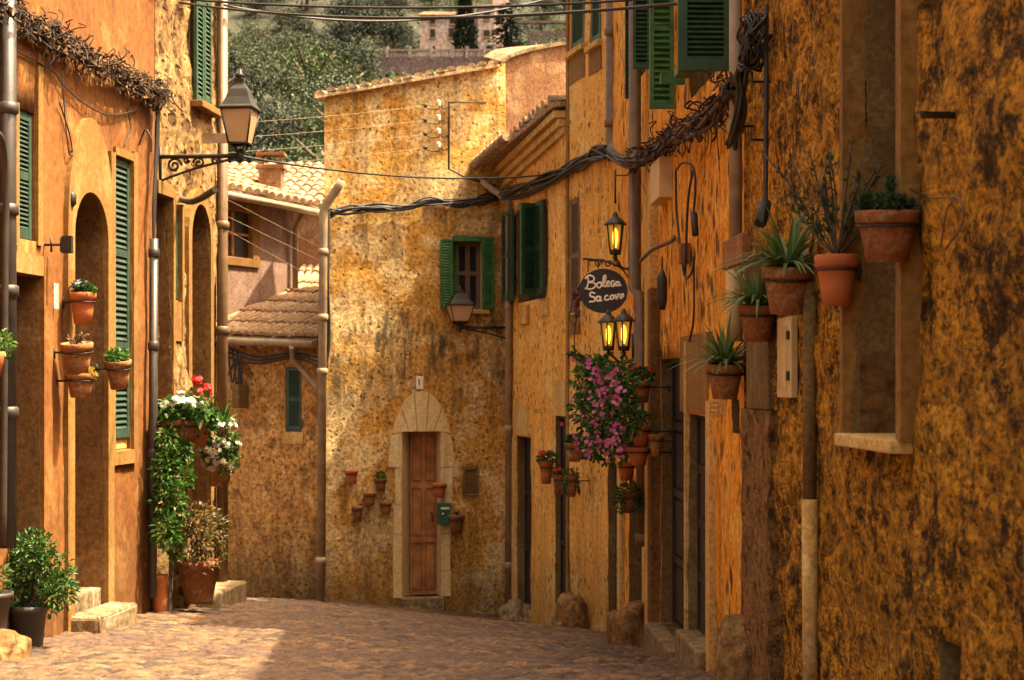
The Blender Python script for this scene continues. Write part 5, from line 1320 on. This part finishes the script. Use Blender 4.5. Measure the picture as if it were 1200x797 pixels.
# big flowering basket
c0 = WR.P(722, 478, .42)
fbk = thing('flowering_basket', 'big trailing plant covered in pink flowers beside the cellar door', 'plant', WR.P(728, 478, 0))
def lc(px, py, off): return WR.P(px, py, off)
bm = bmesh.new(); fl = bmesh.new(); st = bmesh.new()
for (px_, py_, off, r_, n_) in ((700, 450, .5, .15, 300), (716, 445, .4, .16, 320), (722, 462, .42, .15, 300), (703, 480, .5, .17, 330), (718, 490, .42, .17, 360), (705, 510, .45, .14, 220), (730, 492, .40, .11, 150), (690, 468, .55, .09, 110), (716, 522, .4, .13, 180), (700, 432, .5, .09, 100), (724, 446, .42, .11, 140), (682, 482, .58, .08, 90), (686, 445, .56, .08, 80), (694, 525, .5, .08, 70)):
    leafball(bm, lc(px_, py_, off), r_*1.1, r_*1.1, r_*1.1, int(n_*.62), .052, .7)
for _ in range(170):
    px_ = R.gauss(697, 10) if R.random() < .55 else R.uniform(680, 730); py_ = R.uniform(420, 540); p = lc(px_, py_, R.uniform(.38, .66)); d = rvec()+Vector((-.3, -1, .3))
    for _ in range(R.choice((1, 1, 2, 3))): flower(fl, p+rvec()*.03, d+rvec()*.6, R.uniform(.013, .021))
for _ in range(30):
    p = lc(735, 470, .1); q = lc(R.uniform(682, 740), R.uniform(425, 530), R.uniform(.3, .6)); tube(st, curve_pts([p, p.lerp(q, .5)+rvec()*.08, q], 4), .005, 4)
fo = obj('foliage', bm, m_lf, fbk); obj('stems', st, m_bark, fo); obj('flowers', fl, m_magenta, fbk)
bm = bmesh.new(); lathe(bm, [(.1, -.22), (.12, -.2), (.16, 0), (.17, .02), (.14, .02)], lc(738, 500, .2), 16); obj('pot', bm, m_potbrown, fbk)

# left stone house plants
GS = 'plants along the golden stone house'
wall_pot(WL, 212, 492, 50, 26, m_potbrown, 'white_geranium', 'wide trough of white geraniums with red blooms above the tall green shrub', group=GS, gap=.05, s=.85)
t = thing('potted_plant', 'bright red geranium rising above the white flowers', 'plant pot', WL.P(234, 500, .18), GS)
bm = bmesh.new(); c = WL.P(232, 482, .2)
leafball(bm, c, .15, .15, .16, 230, .06, .8); leafball(bm, c-Vector((0, 0, .1)), .14, .14, .12, 150, .06, .8)
for (px_, py_) in ((231, 445), (243, 455), (232, 461), (238, 470), (244, 463)):
    q = WL.P(px_, py_, .2)
    fl = bmesh.new()
    for _ in range(22): w_ = rvec(); flower(fl, q+w_*.04, w_+Vector((0, -.6, .4)), .026)
    tube(bm, [c, q], .004, 4); obj('flower_head', fl, m_red, t)
obj('foliage', bm, m_lf, t)
bm = bmesh.new(); lathe(bm, [(.07, -.3), (.11, -.12), (.12, -.1)], c, 14); obj('pot', bm, m_pot, t)
t = thing('potted_plant', 'pot of white flowers and long leaves at the house corner by the pipes', 'plant pot', WL.P(258, 530, .15), GS)
bm = bmesh.new(); fl = bmesh.new(); c = WL.P(257, 515, .25)
leafball(bm, c, .17, .17, .22, 260, .06, .7); leafball(bm, c+Vector((.02, 0, -.16)), .15, .15, .16, 200, .06, .7)
blades(bm, WL.P(262, 500, .3), 26, .3, .035)
for _ in range(34):
    v = rvec().normalized(); v.y = -abs(v.y); q = c+Vector((v.x*.18, v.y*.18, v.z*.28-.05))
    for _ in range(6): w_ = rvec(); flower(fl, q+w_*.03, w_+v, .022)
obj('foliage', bm, m_lf, t); obj('flowers', fl, m_fwhite, t)
bm = bmesh.new(); lathe(bm, [(.08, -.42), (.13, -.22), (.14, -.2)], c, 14); obj('pot', bm, m_potold, t)
# tall green shrub on the wall
t = thing('climbing_shrub', 'tall glossy green shrub growing up the stone house wall', 'shrub', gpt(200, WL, .2), GS)
bm = bmesh.new(); st = bmesh.new()
for (px_, py_, r_, n_) in ((203, 525, .15, 260), (196, 550, .15, 260), (207, 560, .16, 280), (198, 585, .17, 300), (206, 605, .15, 240), (195, 622, .14, 200), (203, 640, .10, 110), (213, 530, .09, 90), (196, 515, .10, 100)):
    leafball(bm, WL.P(px_, py_, .20), r_*.78, r_*.78, r_*.95, int(n_*.95), R.uniform(.045, .07), .5)
for k in range(5): tube(st, curve_pts([gpt(199, WL, .14)+rvec()*.03-Vector((0, 0, .02)), WL.P(199, 640, .13)+rvec()*.03, WL.P(200, 580, .10)+rvec()*.04, WL.P(203, 525, .10)+rvec()*.04]), .008, 6)
fo = obj('foliage', bm, m_lfbright, t); obj('stem', st, m_bark, t)
bm = bmesh.new(); q = gpt(187, WL, .075); lathe(bm, [(.05, 0), (.055, .02), (.065, .26), (.072, .27), (.072, .32), (.06, .32)], q, 16)
p = solo(obj('flower_pot', bm, m_pot), 'plain orange pot standing behind the black drainpipe foot', 'plant pot', GS)
# bronze potted shrub
q = gpt(233, WL, .30); q.z += .08
t = thing('potted_shrub', 'bronze leaved shrub in a brown pot on the stone step', 'plant pot', q, GS)
bm = bmesh.new(); lathe(bm, [(.11, 0), (.12, .02), (.17, .30), (.185, .31), (.185, .36), (.16, .36)], q, 18); obj('pot', bm, m_potbrown, t)
bm = bmesh.new(); st = bmesh.new()
for (px_, py_, r_, n_) in ((238, 610, .15, 200), (228, 625, .17, 230), (244, 630, .16, 200), (236, 645, .19, 260), (255, 612, .08, 70), (222, 600, .08, 60)): leafball(bm, WL.P(px_, py_, .34), r_, r_, r_, n_, .055, .5)
for k in range(7): tube(st, curve_pts([q+Vector((0, 0, .33)), q+Vector((R.uniform(-.1, .1), R.uniform(-.1, .1), .5)), WL.P(R.uniform(222, 252), R.uniform(605, 640), .34)]), .007, 5)
fo = obj('foliage', bm, m_lfbronze, t); obj('stems', st, m_bark, fo)
# foreground bush, left
def ground_pot(px, py, Y, r, hgt, mat, label, group=None, name='potted_bush'):
    p = pt(px, py, Y); t = thing(name, label, 'plant pot', p, group)
    bm = bmesh.new(); lathe(bm, [(r*.72, 0), (r*.74, .01), (r*.96, hgt*.86), (r*1.08, hgt*.87), (r*1.1, hgt), (r*.98, hgt), (r*.95, hgt*.92)], p, 22); obj('pot', bm, mat, t)
    return t, p
GB = 'foreground pots at the left'
gy = 11.35
t, p = ground_pot(33, 762, gy, .125, .30, m_potdark, 'round leafy bush in a black pot at the lower left', GB)
bm = bmesh.new(); st = bmesh.new()
for (px_, py_, r_, n_) in ((40, 650, .14, 260), (20, 662, .13, 220), (62, 672, .13, 240), (38, 682, .17, 320), (12, 690, .13, 200), (68, 695, .11, 170), (50, 700, .13, 190), (45, 638, .08, 90), (25, 640, .07, 70), (76, 684, .07, 80)): leafball(bm, pt(px_, py_, gy+R.uniform(-.1, .1)), r_, r_, r_, n_, .048, .5)
for k in range(14): tube(st, curve_pts([p+Vector((R.uniform(-.04, .04), R.uniform(-.04, .04), .26)), p+Vector((R.uniform(-.1, .1), R.uniform(-.1, .1), .42)), pt(R.uniform(10, 72), R.uniform(650, 695), gy)]), .009, 5)
fo = obj('foliage', bm, m_lf, t); obj('stems', st, m_bark, fo)
bm = bmesh.new(); lathe(bm, [(.11, .26), (.02, .275)], p, 14); obj('soil', bm, m_soil, t)
t, p = ground_pot(-12, 742, 10.9, .135, .26, m_potdark, 'black pot cut by the left picture edge', GB, 'flower_pot')
bm = bmesh.new(); leafball(bm, p+Vector((.0, 0, .36)), .12, .12, .12, 140, .05); obj('foliage', bm, m_lf, t)
t = thing('hanging_plant', 'sprig of yellow green leaves at the left picture edge by the big pipe', 'plant', WL.P(-2, 405, .2))
bm = bmesh.new(); leafball(bm, WL.P(-2, 404, .22), .08, .08, .09, 130, .04); leafball(bm, WL.P(5, 400, .22), .04, .04, .05, 40, .035); obj('foliage', bm, m_lfbright, t)
bm = bmesh.new(); lathe(bm, [(.05, -.16), (.08, -.04), (.085, 0)], WL.P(-10, 412, .2), 12); obj('pot', bm, m_pot, t)

# things on the facing house
bm = bmesh.new(); panelbox(bm, WF, WF.s(511.5), WF.s(526), WF.z(519, 614), WF.z(519, 589), .02, .13); bevel(bm, .01)
t = solo(obj('mailbox', bm, m_mail), 'dark green mailbox beside the arched door', 'mailbox')
bm = bmesh.new(); panelbox(bm, WF, WF.s(514), WF.s(523.5), WF.z(519, 596), WF.z(519, 593.5), .13, .134); tube(bm, [WF.P(519, 602, .13), WF.P(519, 602, .137)], .012, 10); obj('slot', bm, m_white, t)
bm = bmesh.new(); panelbox(bm, WF, WF.s(487), WF.s(495.5), WF.z(491, 456), WF.z(491, 441), .012, .03); bevel(bm, .004); t = solo(obj('number_plaque', bm, m_white), 'small white house number plaque above the arched door', 'plaque')
bm = bmesh.new(); tube(bm, [WF.P(491.3, 451.5, .031), WF.P(491.3, 444.5, .031)], .006, 5); tube(bm, [WF.P(489.8, 446, .031), WF.P(491.3, 444.5, .031)], .005, 5); obj('numeral', bm, m_iron, t)
bm = bmesh.new(); panelbox(bm, WF, WF.s(530.5), WF.s(536.5), WF.z(533, 559), WF.z(533, 542), .024, .04); bevel(bm, .003); solo(obj('wall_plaque', bm, m_panel), 'small pale plaque between the door surround and vent grille', 'plaque')
# wooden spout on the left stone house
bm = bmesh.new(); a = WL.P(213, 234, .02); tube(bm, curve_pts([a, WL.P(225, 236, .2), WL.P(238, 231, .35), WL.P(252, 222, .5)]), [.035]*0 or .03, 8); solo(obj('wooden_spout', bm, m_bark), 'curved wooden pole jutting out below the large lantern', 'pole')
bm = bmesh.new(); box(bm, WL.P(238, 168, .03), WL.n*.25, WL.u*.02, Vector((0, 0, .09))); solo(obj('street_sign', bm, m_gypipe), 'small grey blank plate jutting from the stone house under the lantern', 'plate')

# ------------------------------------------------------------------ hillside: villa, terrace wall, trees
YV = 244.0
vil = thing('hillside_villa', 'pale two storey villa with tiled roofs high on the wooded hillside', 'villa', pt(535, 66, YV))
def vbox(bm, x0, x1, y0, y1, Y0, D): a = pt(x0, y1, Y0); b = pt(x1, y0, Y0); box(bm, a, (b.x-a.x, 0, 0), (0, D, 0), (0, 0, b.z-a.z))
m_villa = stucco('villa_stone', (0.644, 0.483, 0.414), (0.575, 0.4255, 0.3565), (0.69, 0.552, 0.4715), stain=.2, sc=.2, bump=.1, fine=2)
bm = bmesh.new(); vbox(bm, 492, 562, 16, 75, YV, 9); obj('wall', bm, m_villa, vil)
bm = bmesh.new(); vbox(bm, 560, 580, 6, 75, YV-1.5, 9); obj('tower_wall', bm, m_villa, vil)
bm = bmesh.new(); vbox(bm, 577, 596, -2, 75, YV+2.0, 9); obj('wing_wall', bm, m_villa, vil)
for (x0, x1, yy, Y0, up) in ((489, 561, 18, YV, 1.7), (557, 583, 7, YV-1.5, 1.4)):
    a, b = pt(x0, yy, Y0-.6), pt(x1, yy, Y0-.6); tile_roof(vil, a, b, b+Vector((-.5, 6, up)), a+Vector((.5, 6, up)), 24, 6)
for (x0, x1, y0, y1) in ((504, 510, 22, 28), (527, 533, 22, 28), (504, 510, 34, 44), (526, 532, 33, 44), (505, 510, 54, 60)):
    w_ = bmesh.new(); vbox(w_, x0, x1, y0, y1, YV-.12, .15); wo = obj('window', w_, m_dkwood, vil)
    w_ = bmesh.new(); vbox(w_, x0-1, x1+1, y1, y1+1, YV-.2, .25); obj('sill', w_, m_trim, wo)
for (x0, x1, y0, y1) in ((567, 574, 15, 23), (567, 574, 35, 43), (568, 574, 54, 64)):
    w_ = bmesh.new(); vbox(w_, x0, x1, y0, y1, YV-1.62, .15); wo = obj('window', w_, m_dkwood, vil)
    w_ = bmesh.new(); vbox(w_, x0-1, x1+1, y1, y1+1, YV-1.7, .25); obj('sill', w_, m_trim, wo)
m_trim2 = stucco('balustrade_stone', (.34, .27, .22), (.28, .22, .18), (.38, .31, .26), stain=.3, sc=.3, bump=.1, fine=3)
ter = thing('terrace_wall', 'long mauve stone terrace wall with balustrade below the hillside villa', 'wall', pt(520, 90, YV-10))
bm = bmesh.new(); vbox(bm, 425, 606, 66, 100, YV-10, 1.0); obj('retaining_wall', bm, stucco('terrace_stone', (.17, .12, .115), (.13, .09, .09), (.21, .16, .14), stain=.4, sc=.3, bump=.2, fine=3), ter)
bm = bmesh.new(); vbox(bm, 425, 606, 57.5, 59.5, YV-10, .5)
for k in range(62): vbox(bm, 426+k*2.9, 427.4+k*2.9, 59.5, 66, YV-9.9, .3)
for x in (428, 452, 478, 503, 528, 545, 566, 578): vbox(bm, x, x+3.5, 54, 68, YV-10.1, .6)
obj('balustrade', bm, m_trim2, ter)
t2 = thing('terrace_wall', 'short mauve stone terrace wall at the right beyond the tiled roof', 'wall', pt(640, 60, YV-4))
bm = bmesh.new(); vbox(bm, 618, 700, 36, 60, YV-4, 1.0); vbox(bm, 600, 700, 24, 27, YV+20, 1.0); obj('retaining_wall', bm, MATS['terrace_stone'], t2)

def crown_mesh(kind, seed):
    global R; save = R; R = random.Random(seed)
    bm = bmesh.new()
    if kind == 'cypress':
        for i in range(60):
            t = i/60; z = .1+t*.9; r = .16*(1-t)**.7*(.7+.3*R.random())+.01
            for _ in range(26): a = R.uniform(0, 6.28); leaf(bm, Vector((math.cos(a)*r*R.uniform(.5, 1.1), math.sin(a)*r*R.uniform(.5, 1.1), z)), Vector((math.cos(a)*.5, math.sin(a)*.5, .8))+rvec()*.4, rvec(), .07, .03)
    elif kind == 'fir':
        for i in range(16):
            t = i/16; z = .12+t*.88; r = .30*(1-t)+.02
            for k in range(11):
                a = R.uniform(0, 6.28); d = Vector((math.cos(a), math.sin(a), -.15))
                for _ in range(9): f = R.random(); leaf(bm, Vector((0, 0, z))+d*r*f+rvec()*.015, d+rvec()*.6, rvec(), .07, .03)
    else:
        ncl = {'olive': 34, 'pine': 30, 'bush': 22}[kind]
        for _ in range(ncl):
            v = rvec().normalized()*R.uniform(.35, 1)
            if kind == 'pine': c = Vector((v.x*.42, v.y*.42, .55+v.z*.32)); rr = R.uniform(.10, .19)
            elif kind == 'olive': c = Vector((v.x*.46, v.y*.46, .58+v.z*.30)); rr = R.uniform(.09, .17)
            else: c = Vector((v.x*.45, v.y*.45, .42+v.z*.32)); rr = R.uniform(.12, .20)
            leafball(bm, c, rr, rr, rr*.75, 85, .042, .5, .6, 0, .3)
    me = bpy.data.meshes.new('crown'); bm.to_mesh(me); bm.free(); R = save; return me
def trunk_mesh(kind, seed):
    r = random.Random(seed); bm = bmesh.new(); hh = {'cypress': .3, 'fir': .6}.get(kind, .42)
    tube(bm, [(0, 0, -.1), (r.uniform(-.03, .03), 0, hh*.5), (r.uniform(-.05, .05), r.uniform(-.05, .05), hh)], [.05, .04, .03], 6)
    if kind in ('olive', 'pine', 'bush'):
        for k in range(5):
            a = r.uniform(0, 6.28); tube(bm, [(0, 0, hh*.8), (.15*math.cos(a), .15*math.sin(a), hh*1.15), (.3*math.cos(a), .3*math.sin(a), hh*1.5)], [.03, .02, .008], 5)
    me = bpy.data.meshes.new('trunk'); bm.to_mesh(me); bm.free(); me.materials.append(m_bark); return me
KM = {'olive': m_olive, 'pine': m_pine, 'bush': m_bushg, 'cypress': m_pine, 'fir': m_pine}
LIB = {}
for kd, nvar in (('olive', 4), ('pine', 3), ('bush', 3), ('cypress', 1), ('fir', 1)):
    LIB[kd] = []
    for i in range(nvar):
        cm = crown_mesh(kd, 100+i*7+len(kd)); cm.materials.append(KM[kd]); LIB[kd].append((cm, trunk_mesh(kd, i)))
CMo = [me.copy() for me, _ in LIB['bush'][:1]]
CMo[0].materials.clear(); CMo[0].materials.append(m_ochl); LIB['ochre'] = [(CMo[0], LIB['bush'][0][1])]
TLAB = {'olive': ('olive_tree', 'silvery grey green olive tree on the hillside', 'olive trees on the hillside'),
        'pine': ('pine_tree', 'dark green rounded pine on the hillside', 'dark pines on the hillside'),
        'bush': ('broadleaf_tree', 'yellow green bushy tree on the hillside', 'bushy trees on the hillside'),
        'ochre': ('dry_shrub', 'rust brown dry shrub among the hillside trees', 'dry shrubs on the hillside')}
def tree(kd, loc, hgt, wid=None, label=None, cat='tree', group=None):
    nm, lab, grp = TLAB.get(kd, (kd+'_tree', label, group))
    t = thing(nm, label or lab, cat, loc, group if label else grp, R.uniform(0, 6.28)); w_ = wid or hgt
    t.scale = (w_, w_, hgt)
    cm, tm = R.choice(LIB[kd])
    for n_, me in (('crown', cm), ('trunk', tm)):
        o = bpy.data.objects.new(n_, me); C.objects.link(o); o.parent = t
    return t
tr = random.Random(5)
placed = []
n = 0
for _ in range(4000):
    if n >= 235: break
    Y = 72+tr.random()**.8*238; px = tr.uniform(235, 690)
    X = (px-600)/F*Y
    py = HZ-hz_(X, Y)/Y*F
    if px > 400 and py > 118: continue
    if 425 < px < 625 and 226 < Y < 262: continue
    if 485 < px < 600 and 205 < Y < 227: continue
    hgt = tr.uniform(5.2, 8.5)*(1 if Y > 120 else .7)
    if any((X-a)**2+(Y-b)**2 < (.54*(hgt+c))**2 for a, b, c in placed): continue
    if 420 < px < 618 and Y < 240 and HZ-(hz_(X, Y)+hgt)/Y*F < 92: continue
    placed.append((X, Y, hgt)); nn = noise.noise(Vector((px*.012, py*.02, 3)))
    q = tr.random()
    if px > 330 and py < 75 and px < 480: kd = 'pine' if q < .85 else 'olive'
    elif px < 480: kd = 'olive' if q < .52+nn*.4 else ('pine' if q < .74 else ('bush' if q < .93 else 'ochre'))
    else: kd = 'pine' if q < .3 else ('olive' if q < .65 else 'bush')
    if kd == 'ochre': hgt *= .6
    tree(kd, (X, Y, hz_(X, Y)-.3), hgt, hgt*tr.uniform(.95, 1.3)); n += 1
for (px, py0, py1, Y, kd, w_, lab) in ((545, -6, 68, YV-6, 'cypress', 12, 'broad dark cypress standing in front of the hillside villa'), (592, 2, 66, YV-6, 'fir', 10, 'layered dark fir at the right end of the hillside villa')):
    a, b = pt(px, py1, Y), pt(px, py0, Y); tree(kd, a, b.z-a.z, (b.z-a.z)*1.25, lab, 'tree', None)
for (px, py0, py1, Y) in ((462, 0, 70, YV-6), (440, -10, 72, YV-2), (415, -8, 80, YV-4)):
    a, b = pt(px, py1, Y), pt(px, py0, Y); tree('pine', a, b.z-a.z, (b.z-a.z)*.85)
# scrub between the trees
bm = bmesh.new()
for _ in range(500):
    Y = tr.uniform(80, 300); px = tr.uniform(240, 690); X = (px-600)/F*Y
    if 425 < px < 625 and 228 < Y < 262: continue
    s_ = tr.uniform(.4, 1.2); c = Vector((X, Y, hz_(X, Y)+s_*.3))
    for _ in range(9): leaf(bm, c+rvec()*s_, rvec()+Vector((0, 0, .5)), rvec(), .7, .45)
o = obj('scrub', bm, m_bushg); o['kind'] = 'stuff'; o['label'] = 'low green scrub covering the hillside between trees'; o['category'] = 'scrub'
